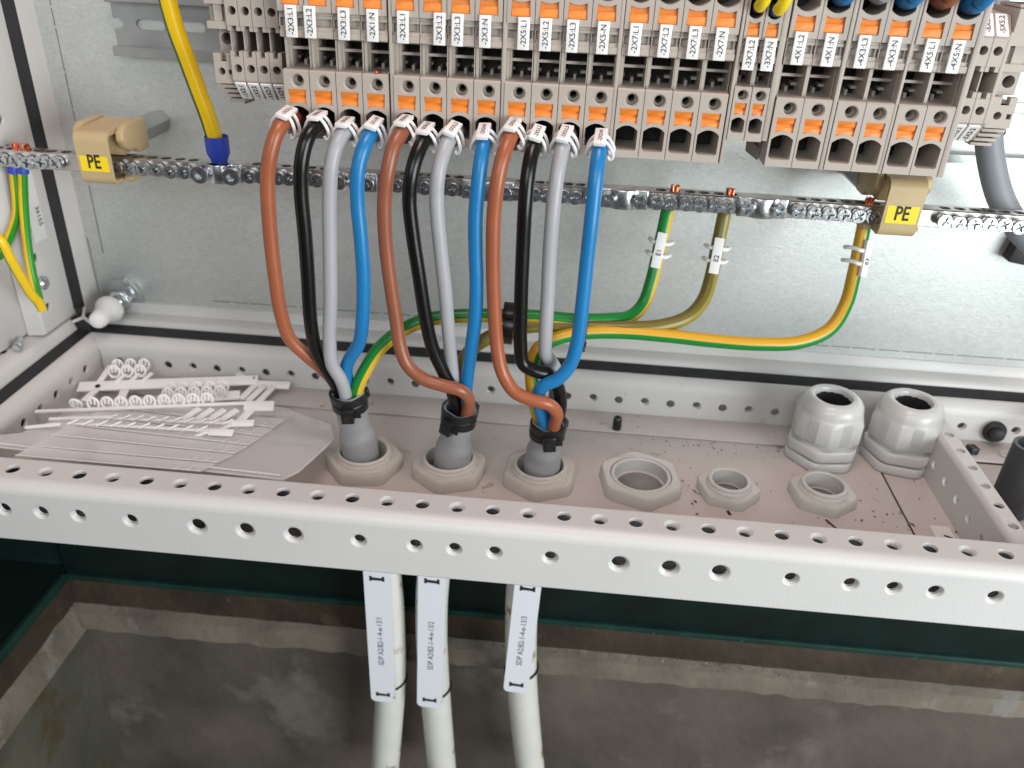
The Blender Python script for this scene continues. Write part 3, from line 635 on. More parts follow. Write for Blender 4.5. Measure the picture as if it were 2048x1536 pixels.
# short wires arriving at the top edge
def wire_up(px, z, mt, label, r=4.6, cat='wire'):
    g = G().tube([(px, YF+26, z+6), (px, YF+6, z+1), (px+.5, YF-8, z+4), (px+3, YF-16, z+16), (px+5, YF-18, z+40)], r, 14)
    return solo('incoming_wire', g, mt, label, cat, 'wires entering the strip from above')
wire_up(548.5, 326, 'blue', 'blue core entering the block marked -4X1:N from above', 5)
wire_up(588.5, 326, 'blue', 'blue core entering the block marked -4X3:N from above', 5)
wire_up(628.3, 325, 'blue', 'blue core entering the block marked -4X5:N from above', 5)
wire_up(609.6, 327, 'brown', 'brown core entering the block marked -4X5:L1 from above', 5)
wire_up(570.5, 328, 'grey', 'grey core entering the block marked -4X3:L3 from above', 5)
for x, z, mt, lab in ((496.5, 317, 'black', 'black'), (508.5, 315.5, 'blue', 'blue')):
    wire_up(x, z, mt, f'thin {lab} wire with yellow sleeve entering a small block from above', 2.6)
    y = thing('wire_sleeve', (x+1, YF-6, z+4), f'yellow marker sleeve on the thin {lab} wire at the top edge', 'wire marker', 'yellow marker sleeves')
    part('sleeve', G().tube([(x+.2, YF-5, z+3.2), (x+1.2, YF-11, z+7), (x+2.4, YF-15, z+14)], 3.9, 12, 4), 'yellow', y)

# ------------------------------------------------------------------ earth bar
bar = thing('earth_bar', (330, 200, 163), 'long tinned earth bar with a row of clamping screws', 'earth bar')
YB0, YB1, ZB0, ZB1 = 195.5, 211, 163.5, 177.5
scr = [-98, -86.5, -73.8, -62.7, -51.3, -39.1, 12.6, 23.6, 35.1, 47.0, 58.8, 70.3, 124.2, 135.1, 148.7, 157.9, 169.5, 181.1,
  247.3, 258.4, 269.4, 280.8, 292.2, 343.1, 358.3, 367.6, 381.2, 391.2, 402.7,
  455.8, 466.8, 479.0, 490.0, 502.1, 512.2, 566.9, 578.6, 590.6, 601.9, 613.5, 624.5,
  678.5, 689.8, 701.6, 712.7, 724.1, 735.6, 747, 758.5]
clamps = [(84.5, 110.9, 1), (199.7, 222.7, 0), (305.5, 334.6, 0), (416.7, 442.5, 0), (526.4, 552.0, 0)]
g = G()
def hole_x(x): return x+3.4
g.sheet([(-110, YB0+.8), (790, YB0+.8), (790, YB1-.8), (-110, YB1-.8)], [[(hole_x(x)+4.2*math.cos(a*math.pi/9), 203+4.2*math.sin(a*math.pi/9)) for a in range(18)] for x in scr], 'z', ZB1)
for x in scr: g.wall([(hole_x(x)+4.2*math.cos(a*math.pi/9), 203+4.2*math.sin(a*math.pi/9)) for a in range(18)], 'z', ZB1, ZB0+1)
sweep_x(g, [(YB0+.8, ZB1), (YB0, ZB1-.8), (YB0, ZB0+.8), (YB0+.8, ZB0), (YB1-.8, ZB0), (YB1, ZB0+.8), (YB1, ZB1-.8), (YB1-.8, ZB1)], -110, 790)
part('bar', g, 'bar', bar)
def screw_mesh():
    g = G(); g.lathe((0, 0, 0), (0, -1, 0), [(-6, 3.8), (-.2, 3.8), (0, 5.3), (4.2, 5.6), (5.0, 5.2)], 26)
    # face with a cross recess
    n = 26; ring = circ(0, 0, 5.2, n); w = .95; l = 3.9; s_ = 1.5
    cross = [(w, w), (l, w*.8), (l, -w*.8), (w, -w), (w*.8, -l), (-w*.8, -l), (-w, -w), (-l, -w*.8), (-l, w*.8), (-w, w), (-w*.8, l), (w*.8, l)]
    g.sheet(ring, [cross], 'y', -5.0); g.add([(x, -5.0, z) for x, z in cross]+[(x*.62, -1.2, z*.62) for x, z in cross], [(i, (i+1) % 12, 12+(i+1) % 12, 12+i) for i in range(12)]+[tuple(range(12, 24))])
    return g
sm_me, sm_c = mesh_of('screw', screw_mesh(), 'zinc')
for i, x in enumerate(scr):
    dz = random.uniform(-.6, .6)
    o = put('screw', sm_me, Vector(sm_c)+Vector((x, YB0-2.2+random.uniform(-.8, .8), 170.4+dz)), bar); o.rotation_euler = (0, random.uniform(0, 1.57), 0)
def socket_mesh():
    g = G(); g.lathe((0, 0, 0), (0, -1, 0), [(-8, 5), (0, 5), (0, 7.4), (6.4, 7.4), (7.2, 6.8)], 30)
    ring = circ(0, 0, 6.8, 30); hx = circ(0, 0, 3.9, 6)
    g.sheet(ring, [hx], 'y', -7.2); g.wall(hx, 'y', -7.2, -3.4); g.add([(x, -3.4, z) for x, z in hx], [tuple(range(6))])
    return g
so_me, so_c = mesh_of('socket_screw', socket_mesh(), 'zinc')
for xa, xb, kind in clamps:
    m = (xa+xb)/2; hw = abs(xb-xa)/2
    g = G(); prof = []
    for i in range(25):                                 # bridge: flat ears, a raised saddle in the middle
        t = -1+2*i/24; x = m+t*(hw+6.5); b = max(0, 1-(abs(t)/.52)**2.4)
        prof.append((x, YB0-1.6-b*(6.5 if kind else 4.0)))
    back = [(x, y+1.9) for x, y in prof[::-1]]
    g.prism(prof+back, 'z', 162.6, 178.2)
    part('saddle_clamp', g, 'zinc', bar, .7)
    for x in (xa, xb):
        o = put('socket_screw' if kind else 'screw', so_me if kind else sm_me, Vector(so_c if kind else sm_c)+Vector((x, YB0-3.6, 170.4)), bar); o.rotation_euler = (0, random.uniform(0, 1), 0)
# holders with PE stickers and hexagonal stand-offs
def holder(xc, label, rod_label, zo=0, rx=0):
    t = thing('bar_holder', (xc, 200, 160), label, 'bar holder', 'tan bar holders with PE stickers')
    w = 14
    outer = [(206, 159.5)]+arc(184, 165.5, 6.5, 270, 180, 6)+arc(184, 194+zo, 7.5, 180, 90, 6)+[(228, 203+zo), (228, 199.6+zo)]+arc(184.5, 193+zo, 4.8, 90, 180, 6)+arc(184.5, 167, 5, 180, 270, 6)+[(206, 162)]
    g = G(); g.prism(outer, 'x', xc-w, xc+w)
    part('clip_band', g, 'tan', t, .35, 1)
    for sgn in (-1, 1):
        g = G(); a = xc+sgn*(w+.6); b = xc+sgn*(w+7.5)
        g.prism([(193, 186+zo), (188, 193+zo), (189.5, 200+zo), (197, 204.5+zo), (230, 204.5+zo), (230, 178.6+zo), (213, 178.6+zo), (210, 183+zo), (199, 183+zo)], 'x', min(a, b), max(a, b))
        part('cheek', g, 'tan', t, 1.6)
        g = G(); g.prism([(196, 158), (190, 161), (193, 164), (222, 166), (232, 160.5), (222, 157.6)], 'x', min(a, b), max(a, b)); part('foot', g, 'tan', t, 1.4)
    part('inner_block', G().box((xc-w+1, 200, 178.8+zo), (xc+w-1, 228, 201+zo)), 'tan', t, .6)
    s_ = part('sticker', G().box((xc-11.6, 176.9, 170.2), (xc+11.8, 177.4, 186.6)), 'yellow', t)
    text('PE', 15.5, (xc+.2, 176.7, 178.3), (1, 0, 0), (0, 0, 1), s_, bold=.018, squash=.72)
    r = solo('standoff_rod', G().lathe((xc+rx, 286.9, 188+zo*.6), (0, -1, 0), [(0, 9.6), (1, 11), (58, 11)], 6, True, True, ph=.52), 'steel', rod_label, 'stand-off', 'hexagonal stand-off rods', bevel=.5)
holder(2.5, 'tan plastic bar holder with yellow PE sticker at the left', 'hexagonal steel stand-off behind the left bar holder', 0, 4)
holder(640.5, 'tan plastic bar holder with yellow PE sticker at the right', 'hexagonal steel stand-off behind the right bar holder', 2, -14)
# copper strand ends above the bar
for i, (x, l) in enumerate(((-83.0, 'at the far left of the earth bar'), (-73.8, 'second from the left end of the earth bar'), (466.8, 'above the core marked E1'), (511.1, 'above the core marked E2'), (619.9, 'above the core marked E3'))):
    g = G(); rr = random.Random(i)
    for k in range(11):
        a = k*2.4; q = 1.15*math.sqrt(k+.2)*.85; g.lathe((x+3.4+q*math.cos(a), 203+q*math.sin(a), 174), (rr.uniform(-.12, .12), rr.uniform(-.12, .12), 1), [(0, .9), (7.5+rr.uniform(-1, 1), .9), (8.2, .5)], 8, False, True)
    o = solo('strand_end', g, 'copper', 'bare copper strand end '+l, 'strand end', 'bare copper strand ends')

# ------------------------------------------------------------------ glands in the floor plate
ZF = -57.0
def locknut(c, ro, h, ri, rise, ph, label, words=None, m='nylon', bore=14, chamfer=2.2, group='plastic locknuts on the gland plate', n=6, worn=0):
    t = thing('gland_locknut', (c[0], c[1], ZF), label, 'locknut', group)
    x, y = c; g = G()
    # hexagon with chamfered upper corners
    hx = circ(x, y, ro, n, ph)
    hxb = []
    for i in range(n):                                  # small flats at the corners
        a = ph+2*math.pi*i/n
        for d in (-.085, .085): hxb.append((x+ro*.985*math.cos(a+d), y+ro*.985*math.sin(a+d)))
    k = len(hxb); z1 = ZF+h
    top = [(x+(px-x)*.955, y+(py-y)*.955) for px, py in hxb]
    rnd_ = random.Random(int(x))
    jit = [rnd_.uniform(-worn, worn) for _ in hxb]
    g.add([(px, py, ZF+.05) for px, py in hxb]+[(px, py, z1-chamfer+j) for (px, py), j in zip(hxb, jit)]+[(px, py, z1+j*.4) for (px, py), j in zip(top, jit)],
          [(i, (i+1) % k, k+(i+1) % k, k+i) for i in range(k)]+[(k+i, k+(i+1) % k, 2*k+(i+1) % k, 2*k+i) for i in range(k)])
    cr = ri+3.4
    g.sheet(top, [circ(x, y, cr+.5, 40)], 'z', z1)
    g.wall(circ(x, y, cr+.5, 40), 'z', z1, z1-3)
    part('hex_body', g, m, t)
    pr = [(h-3, cr), (h+rise-1.2, cr), (h+rise-.6, cr-.2), (h+rise, cr-.9), (h+rise, ri+.7), (h+rise-.7, ri)]
    if rise > 2: pr = [(h-3, cr+1.4), (h+.5, cr+1.4), (h+1.6, cr+.9), (h+2.4, cr-.1), (h+rise-1.0, cr-.1), (h+rise-.3, cr-.5), (h+rise, cr-1.2), (h+rise, ri+.7), (h+rise-.7, ri)]
    pr += [(h-bore, ri-.3), (h-bore, .3)] if bore > 20 else [(h-bore+2, ri-.3)]
    part('thread_collar', G().lathe((x, y, ZF), (0, 0, 1), pr, 44), m, t)
    if words:
        a, s_ = words[1], words[2]; rr = (ro*.86+cr)/2
        q = Vector((x+rr*math.cos(a)*.98, y+rr*math.sin(a)*.98, z1+.12))
        text(words[0], s_, q, (-math.sin(a), math.cos(a), 0) if words[3] else (math.sin(a), -math.cos(a), 0), (-math.cos(a), -math.sin(a), 0) if not words[3] else (math.cos(a), math.sin(a), 0), t, m, .3, 'embossed_lettering')
    return t
locknut(nutsXY[0], 33.5, 12, 19.6, 5.2, .15, 'worn plastic locknut around the leftmost cable', m='nut_used', worn=.9)
locknut(nutsXY[1], 33.0, 12, 19.6, 5.2, .35, 'worn plastic locknut around the middle cable', m='nut_used', worn=.7)
locknut(nutsXY[2], 33.0, 12, 19.6, 5.2, .42, 'worn plastic locknut around the rightmost cable', m='nut_used', worn=.7)
locknut((465.0, 123.5), 36.3, 12, 22.4, .3, -1.42, 'largest empty hexagonal locknut, flush collar', ('M32x1.5', 2.0, 5, False), bore=40)
locknut((539.5, 124), 27.0, 9, 14.6, 5.5, -1.30, 'small empty locknut with raised collar in the middle of the plate', ('M20x1.5', -1.95, 4.2, True), bore=34)
locknut((619, 127.5), 28.5, 10, 15.6, 5.8, -1.42, 'small empty locknut with raised collar below the loose glands', ('ORTAC', -1.0, 4.2, True), bore=34)

def loose_gland(c, ph, words, label):
    x, y = c; t = thing('cable_gland', (x, y, ZF), label, 'cable gland', 'loose cable glands standing on the plate')
    def hexring(g, ro, z0, z1, ch, ri, ph, n=6):
        hxb = []
        for i in range(n):
            a = ph+2*math.pi*i/n
            for d in (-.10, .10): hxb.append((x+ro*.985*math.cos(a+d), y+ro*.985*math.sin(a+d)))
        k = len(hxb); s_ = [(x+(px-x)*.96, y+(py-y)*.96) for px, py in hxb]
        g.add([(px, py, z0) for px, py in s_]+[(px, py, z0+ch) for px, py in hxb]+[(px, py, z1-ch) for px, py in hxb]+[(px, py, z1) for px, py in s_],
              [(r_*k+i, r_*k+(i+1) % k, (r_+1)*k+(i+1) % k, (r_+1)*k+i) for r_ in range(3) for i in range(k)]+[tuple(range(k))[::-1]])
        g.sheet(s_, [circ(x, y, ri, 36)], 'z', z1)
    g = G(); hexring(g, 32.5, ZF+.05, ZF+9.5, 1.4, 21, ph); part('locknut', g, 'nylon2', t, .5, 1)
    g = G(); hexring(g, 32.5, ZF+10.8, ZF+21.8, 1.4, 21, ph+.08); b = part('hex_body', g, 'nylon2', t, .5, 1)
    part('thread', G().lathe((x, y, ZF+9.4), (0, 0, 1), [(0, 22), (1.6, 22)], 36), 'nylon2', t)
    part('collar', G().lathe((x, y, ZF+21.6), (0, 0, 1), [(0, 27.4), (1.2, 27.4), (1.5, 26.2), (2.6, 26.2), (3.0, 27), (4.2, 27), (4.6, 25.6), (9, 25.6)], 44), 'nylon2', t)
    # ribbed hexagonal cap with a domed top
    g = G(); ro = 32.2; z0, z1 = ZF+27, ZF+51; n = 6; ring = []
    for i in range(n):
        a = ph+.25+2*math.pi*i/n; b_ = a+2*math.pi/n
        p, q = Vector((ro*math.cos(a), ro*math.sin(a))), Vector((ro*math.cos(b_), ro*math.sin(b_)))
        nr = Vector((math.cos((a+b_)/2), math.sin((a+b_)/2)))
        ring += [p.lerp(q, .05), p.lerp(q, .34)]
        for k in range(6):
            f = .36+k*.05
            ring += [p.lerp(q, f)-nr*.1, p.lerp(q, f+.014)+nr*.75, p.lerp(q, f+.036)+nr*.75]
        ring += [p.lerp(q, .68), p.lerp(q, .95)]
    k = len(ring)
    def lvl(s_, z): return [(x+p.x*s_, y+p.y*s_, z) for p in ring]
    def lvlc(r_, z): return [(x+p.x/p.length*min(r_, p.length), y+p.y/p.length*min(r_, p.length), z) for p in ring]
    layers = [lvlc(25.8, z0), lvl(.985, z0), lvl(1, z0+1), lvl(1, z1-5.0), lvlc(27.9, z1-.6), lvlc(27.6, z1), lvlc(27.4, z1+2.5), lvlc(26.6, z1+6.5), lvlc(24.6, z1+10), lvlc(21.6, z1+12.6), lvlc(18.8, z1+13.2), lvlc(16.4, z1+12.2), lvlc(15.2, z1+9.5), lvlc(15, z1+4)]
    # let the cap top keep its bright corners: corners rise into the dome
    g.add([p for l in layers for p in l], [(r_*k+i, r_*k+(i+1) % k, (r_+1)*k+(i+1) % k, (r_+1)*k+i) for r_ in range(len(layers)-1) for i in range(k)])
    part('dome_cap', g, 'nylon2', t)
    part('seal', G().lathe((x, y, z1-16), (0, 0, 1), [(0, .5), (0, 14.2), (23, 14.7), (24.5, 15.2)], 36), 'dark', t)
    for s_, da, sz in words:
        a = ph+.08+da; d = Vector((math.cos(a), math.sin(a), 0)); ap = 32.5*.985*math.cos(math.pi/6)
        text(s_, sz, Vector((x, y, ZF+16.2))+d*(ap+.15), (-math.sin(a), math.cos(a), 0), (0, 0, 1), b, 'nylon2', .35, 'embossed_lettering')
loose_gland((632.9, 194.6, -57.0)[:2], -2.0, [('M32x1.5', math.pi/6, 6.2)], 'loose pale plastic cable gland standing left of the pair')
loose_gland((703.1, 198.3, -57.0)[:2], -2.35, [('ORTAC', math.pi/6, 7.2)], 'loose pale plastic cable gland standing against the right cross rail')

# ------------------------------------------------------------------ the three supply cables
CORE = 5.25
cables = [
 dict(n='leftmost', g=nutsXY[0], top=(218.8, 110.0, 21.9), low=[(242.4, 112.0, -173.7), (244.4, 112.0, -243.7), (243.2, 112.0, -313.5), (238.1, 113.0, -383.4), (230.2, 114.0, -477.0)],
  brown=[(184.6, 152.0, 227.0), (188.3, 128.0, 232.7), (186.8, 113.0, 233.2), (183.7, 103.0, 228.3), (179.2, 98.0, 214.9), (175.4, 97.0, 195.9), (173.3, 97.0, 159.4), (173.5, 97.0, 120.8), (174.6, 98.0, 92.7), (178.5, 101.0, 70.4), (188.4, 106.0, 54.7), (199.5, 110.0, 41.0), (209.9, 113.0, 24.5), (214.6, 114.0, 3.9)],
  black=[(204.7, 152.0, 223.9), (209.1, 128.0, 230.4), (208.6, 113.0, 231.4), (204.8, 103.0, 225.9), (201.0, 98.0, 211.8), (198.8, 97.0, 190.3), (198.9, 97.0, 157.4), (198.3, 97.0, 122.6), (197.3, 98.0, 85.3), (199.1, 101.0, 60.4), (206.9, 105.0, 38.8), (212.1, 109.0, 22.3), (214.2, 112.0, 2.7)],
  grey=[(224.5, 152.0, 222.1), (228.4, 128.0, 227.4), (227.8, 114.0, 227.9), (224.6, 104.0, 222.1), (221.2, 99.0, 208.7), (218.4, 98.0, 184.1), (216.5, 97.0, 147.3), (214.5, 96.0, 108.2), (211.5, 96.0, 74.7), (211.7, 97.0, 53.3), (216.8, 101.0, 37.3), (218.5, 104.0, 24.3), (218.4, 108.0, 5.5)],
  blue=[(244.5, 152.0, 224.8), (247.9, 128.0, 229.2), (246.7, 115.0, 228.5), (243.5, 105.0, 221.6), (239.9, 100.0, 207.9), (238.2, 99.0, 185.2), (239.6, 98.0, 156.2), (239.9, 98.0, 125.4), (237.3, 99.0, 92.3), (232.8, 102.0, 70.9), (223.8, 106.0, 55.0), (219.1, 109.0, 43.2), (219.2, 112.0, 24.5), (219.5, 114.0, 2.0)],
  pe=[(467.0, 203.0, 166.4), (466.5, 203.0, 158.0), (463.3, 197.0, 129.1), (459.8, 188.0, 105.9), (454.6, 178.0, 89.1), (444.1, 165.0, 82.3), (426.5, 152.0, 83.6), (398.3, 143.0, 85.0), (370.4, 139.0, 87.3), (338.8, 135.0, 87.9), (299.7, 129.0, 86.6), (280.5, 125.0, 83.4), (263.4, 120.0, 76.1), (246.8, 115.0, 62.2), (234.8, 111.0, 43.5), (226.8, 110.0, 24.9), (222.7, 112.0, 3.5)]),
 dict(n='middle', g=nutsXY[1], top=(311.2, 112.0, 14.0), low=[(287.5, 112.0, -174.5), (285.6, 112.0, -238.5), (287.2, 112.0, -293.1), (290.8, 113.0, -367.8), (296.3, 115.0, -467.7)],
  brown=[(267.2, 152.0, 224.6), (270.2, 128.0, 230.9), (268.7, 114.0, 231.3), (264.7, 104.0, 224.2), (261.4, 98.0, 209.7), (258.0, 97.0, 187.1), (257.7, 97.0, 157.8), (260.0, 97.0, 127.3), (263.6, 97.0, 95.3), (266.3, 96.0, 74.1), (271.9, 95.0, 58.7), (284.5, 94.0, 48.0), (301.3, 94.0, 43.2), (313.6, 96.0, 39.1), (319.0, 101.0, 29.0), (317.3, 107.0, 12.8), (315.4, 110.0, -1.2)],
  black=[(285.0, 152.0, 222.1), (285.8, 128.0, 227.3), (284.0, 114.0, 227.1), (280.9, 104.0, 219.7), (277.7, 98.0, 207.3), (275.7, 97.0, 188.2), (277.7, 97.0, 162.9), (281.6, 97.0, 132.8), (286.2, 98.0, 96.6), (291.0, 100.0, 71.6), (298.7, 103.0, 50.6), (305.1, 106.0, 32.3), (307.8, 110.0, 12.5), (308.5, 112.0, -3.1)],
  grey=[(303.8, 152.0, 224.3), (304.0, 130.0, 229.3), (301.2, 116.0, 227.7), (297.9, 106.0, 219.3), (295.4, 100.0, 206.2), (294.4, 99.0, 188.9), (297.2, 99.0, 152.4), (300.3, 100.0, 121.2), (302.5, 103.0, 87.3), (304.0, 107.0, 61.3), (305.9, 111.0, 39.6), (308.2, 116.0, 11.3), (308.6, 117.0, -6.2)],
  blue=[(324.4, 152.0, 225.2), (325.5, 128.0, 230.3), (325.2, 113.0, 227.8), (324.6, 105.0, 218.8), (323.4, 101.0, 204.2), (321.9, 100.0, 179.6), (322.4, 100.0, 153.8), (323.6, 100.0, 126.9), (322.9, 101.0, 98.2), (319.9, 104.0, 71.2), (317.4, 108.0, 49.1), (315.2, 112.0, 26.1), (313.8, 116.0, -5.1)],
  pe=[(512.5, 203.0, 167.7), (512.3, 203.0, 159.4), (510.0, 196.0, 134.9), (507.4, 187.0, 113.4), (501.7, 173.0, 97.6), (488.8, 159.0, 87.6), (466.6, 149.0, 82.5), (438.6, 143.0, 81.2), (398.7, 140.0, 80.7), (370.9, 137.0, 80.8), (347.5, 132.0, 77.3), (326.4, 125.0, 69.2), (314.1, 120.0, 57.3), (310.1, 118.0, 40.8), (310.5, 117.0, 13.3), (310.9, 116.0, -5.3)]),
 dict(n='rightmost', g=nutsXY[2], top=(383.8, 114.0, 6.1), low=[(371.0, 112.0, -170.6), (371.8, 112.0, -227.4), (375.1, 112.0, -288.1), (381.7, 113.0, -354.4), (393.3, 115.0, -451.9)],
  brown=[(347.0, 152.0, 227.9), (346.4, 130.0, 233.9), (343.8, 115.0, 232.8), (340.5, 103.0, 223.9), (337.5, 97.0, 209.0), (335.3, 96.0, 181.8), (335.6, 96.0, 148.7), (337.8, 96.0, 109.8), (341.2, 95.0, 77.5), (346.3, 93.0, 58.3), (356.3, 90.0, 45.0), (370.1, 89.0, 39.7), (382.2, 91.0, 36.1), (389.3, 97.0, 25.0), (387.9, 106.0, 5.7), (387.4, 110.0, -8.9)],
  black=[(363.9, 152.0, 226.1), (362.0, 130.0, 231.0), (359.6, 115.0, 227.0), (357.6, 104.0, 214.2), (356.6, 99.0, 193.0), (356.5, 99.0, 156.6), (356.9, 99.0, 118.0), (358.2, 99.0, 81.1), (361.2, 99.0, 65.1), (370.4, 99.0, 59.8), (380.9, 102.0, 56.0), (389.0, 109.0, 41.3), (392.1, 115.0, 21.0), (389.7, 118.0, 0.8), (389.0, 118.0, -13.9)],
  grey=[(384.2, 152.0, 227.3), (383.0, 130.0, 231.9), (380.1, 117.0, 228.8), (377.6, 106.0, 215.0), (376.0, 101.0, 190.1), (375.7, 101.0, 157.3), (376.3, 101.0, 118.6), (376.6, 101.0, 89.2), (377.4, 104.0, 73.4), (381.6, 111.0, 63.2), (385.9, 117.0, 52.4), (387.0, 122.0, 26.8), (385.6, 122.0, -2.0), (385.7, 120.0, -15.5)],
  blue=[(407.3, 152.0, 228.6), (406.0, 130.0, 231.9), (404.7, 114.0, 226.6), (403.7, 104.0, 213.7), (403.2, 99.0, 185.4), (402.5, 98.0, 152.8), (402.1, 97.0, 122.3), (400.8, 96.0, 89.5), (396.7, 95.0, 69.4), (388.1, 94.0, 57.0), (378.1, 95.0, 49.9), (373.8, 99.0, 39.7), (376.0, 105.0, 22.7), (380.8, 110.0, 5.0), (383.3, 112.0, -10.6)],
  pe=[(624.3, 203.0, 171.1), (623.8, 203.0, 163.7), (622.6, 197.0, 143.9), (620.5, 188.0, 122.3), (615.9, 176.0, 101.6), (603.4, 162.0, 84.8), (579.3, 152.0, 76.0), (547.1, 147.0, 74.0), (511.1, 145.0, 74.7), (470.9, 143.0, 77.2), (434.8, 140.0, 78.8), (405.0, 134.0, 78.4), (383.7, 128.0, 74.2), (370.5, 123.0, 65.9), (367.0, 121.0, 53.2), (369.7, 119.0, 27.0), (377.4, 118.0, -0.3), (381.6, 118.0, -14.7)])]
PATH = {}
for ci, d in enumerate(cables):
    gx, gy = d['g']; tx, ty, tz = d['top']
    t = thing('supply_cable', (gx, gy, -160), f"{d['n']} white five-core cable rising through its gland with stripped cores", 'cable', 'five-core supply cables')
    lo = [Vector((gx, gy, ZF+2)), Vector((gx+(d['low'][0][0]-gx)*.35, gy-1, -95))]+[Vector(p) for p in d['low']]
    part('outer_sheath', G().tube(lo, 15.2, 26, 8), 'sheath', t, label='white outer sheath below the cabinet')
    a = Vector((gx, gy, -66)); b = Vector((tx, ty, tz)); L = (b-a).length
    sl = [a.lerp(b, i/10) for i in range(11)]
    rad = [15.2, 15.3, 15.3, 15.5, 15.6, 15.6, 13.0, 12.6, 12.6, 12.9, 13.3] if ci != 2 else [15.4, 15.4, 15.3, 15.4, 15.6, 14.6, 14.9, 12.8, 12.6, 12.9, 13.2]
    g = G().tube(sl, rad, 30, 4, caps=False); n0 = len(g.path)
    rr = random.Random(ci)                               # soft dents where the sleeve shrank over the core ends
    for i in range(n0):
        f = i/(n0-1); p = g.path[i]
        for j in range(30):
            q = Vector(g.v[i*30+j]); e = q-p; k = 1+.035*math.sin(3*2*math.pi*j/30+ci*2+f*6)*max(0, 1-abs(f-.55)/.3)
            if f > .93: k *= 1+.05*math.sin(5*2*math.pi*j/30+ci)
            g.v[i*30+j] = tuple(p+e*k)
    inner = [tuple(Vector(g.path[-1])+(Vector(g.v[(n0-1)*30+j])-Vector(g.path[-1]))*.86-Vector((0, 0, .5))) for j in range(30)]
    deep = [tuple(Vector(q)-Vector((0, 0, 9))) for q in inner]
    k0 = len(g.v); g.v += inner+deep
    for j in range(30):
        jj = (j+1) % 30; g.f.append(((n0-1)*30+j, (n0-1)*30+jj, k0+jj, k0+j)); g.f.append((k0+j, k0+jj, k0+30+jj, k0+30+j))
    g.uv = {}
    part('heat_shrink_sleeve', g, 'shrink', t, label='grey heat-shrink sleeve standing in the gland')
    for c_ in ('brown', 'black', 'grey', 'blue'):
        g = G().tube(d[c_], CORE, 16, 7); PATH[ci, c_] = g.path
        part('core', g, 'brown2' if (c_ == 'brown' and ci == 1) else c_, t, label=f'{c_} insulated core', recalc=False)
    g = G().tube(d['pe'], 5.6, 18, 7); PATH[ci, 'pe'] = g.path
    part('core', g, ('pe1', 'pe2', 'pe3')[ci], t, label=('green and yellow earth core marked E1', 'faded olive earth core marked E2', 'yellow earth core with green stripe marked E3')[ci], recalc=False)

# ------------------------------------------------------------------ cable ties
def tie_ring(p, axis, r, w, label, head_dir, head=(5, 5, 4.6), two=True, tail=6, squash=1.0):
    t = thing('cable_tie', p, label, 'cable tie', 'black cable ties')
    ax = Vector(axis).normalized(); p = Vector(p)
    part('strap', G().lathe(p-ax*w/2, ax, [(0, r-.2), (0, r+1.4), (.6, r+2.0), (w-.6, r+2.0), (w, r+1.4), (w, r-.2)], 40), 'tie', t)
    h = Vector(head_dir); h = (h-ax*h.dot(ax)).normalized(); s_ = ax.cross(h)
    hd = G().obox(p+h*(r+head[2]*.7), s_, ax, h, (head[0], head[1], head[2]*.75)); part('head', hd, 'tie', t, .8)
    if tail: part('tail', G().obox(p+h*(r+head[2]*.8)+s_*(head[0]+tail*.3), s_, ax, h, (tail*.5, w*.36, .8)), 'tie', t, .3)
    part('slot', G().obox(p+h*(r+head[2]*1.28)-ax*1.2, s_, ax, h, (head[0]*.45, head[1]*.5, .9)), 'dark', t)
    return t
for ci, d in enumerate(cables):
    gx, gy = d['g']; a = Vector((gx, gy, -66)); b = Vector(d['top']); ax = (b-a).normalized()
    tilt = [(.05, .0), (.06, .05), (-.12, .12)][ci]
    ax2 = (ax+Vector((tilt[0], tilt[1], 0))).normalized()
    tie_ring(b-ax*3.6, ax, 13.3, 7.0, f'upper black cable tie on the {d["n"]} grey sleeve', ((1, .3, 0), (1, .8, 0), (1, .5, 0))[ci], (3.6, 3.6, 2.4), tail=0)
    tie_ring(b-ax*12.2, ax2, 12.9, 6.2, f'lower black cable tie on the {d["n"]} grey sleeve, head in front', ((.12, -1, 0), (-.5, -1, 0), (.15, -1, 0))[ci], (5.2, 6.4, 5.0), tail=7)
tie_ring((346.1, 137.0, 79.2), (1, 0, -.05), 13.5, 8.5, 'black cable tie round the earth cores with its head up, behind a brown core', (0, -.5, 1), (6.2, 5.2, 5.5), tail=0)
tie_ring((405.0, 139.0, 82.2), (1, 0, -.05), 12.5, 6.0, 'black cable tie round the earth cores with its head down, behind the rightmost blue core', (0, -.6, -1), (5, 4.2, 5.5), tail=0)

# ------------------------------------------------------------------ wire markers
def frame_at(path, pt):
    i = min(range(len(path)), key=lambda k: (path[k]-pt).length)
    return path[i], (path[min(i+1, len(path)-1)]-path[max(i-1, 0)]).normalized()
def clip_marker(c, t, n, words, label, hl=8.6, hw=4.4, arms=1.0, size=4.4, group='white clip-on core markers', up=None):
    o = thing('core_marker', c, label, 'wire marker', group)
    c = Vector(c); t = Vector(t).normalized(); n = Vector(n); n = (n-t*n.dot(t)).normalized(); w = t.cross(n)
    pl = part('plate', G().obox(c+n*(CORE+1.4), t, w, n, (hl, hw, 1.5)), 'marker', o, .5)
    for a in (-hl*.42, hl*.36):
        for sg in (-1, 1):
            pts = [c+t*a+w*sg*q*arms+n*(CORE+1+z) for q, z in ((2.6, .2), (5.6, -2.6), (8.0, -7.0), (9.2, -11.5), (8.4, -14.2), (6.6, -14.6), (5.4, -12.2))]
            part('clip_arm', G().tube(pts, 1.25, 8, 3, ref=t), 'marker', o)
    text(words, size, c+n*(CORE+3.0), t, up or n.cross(t), pl)
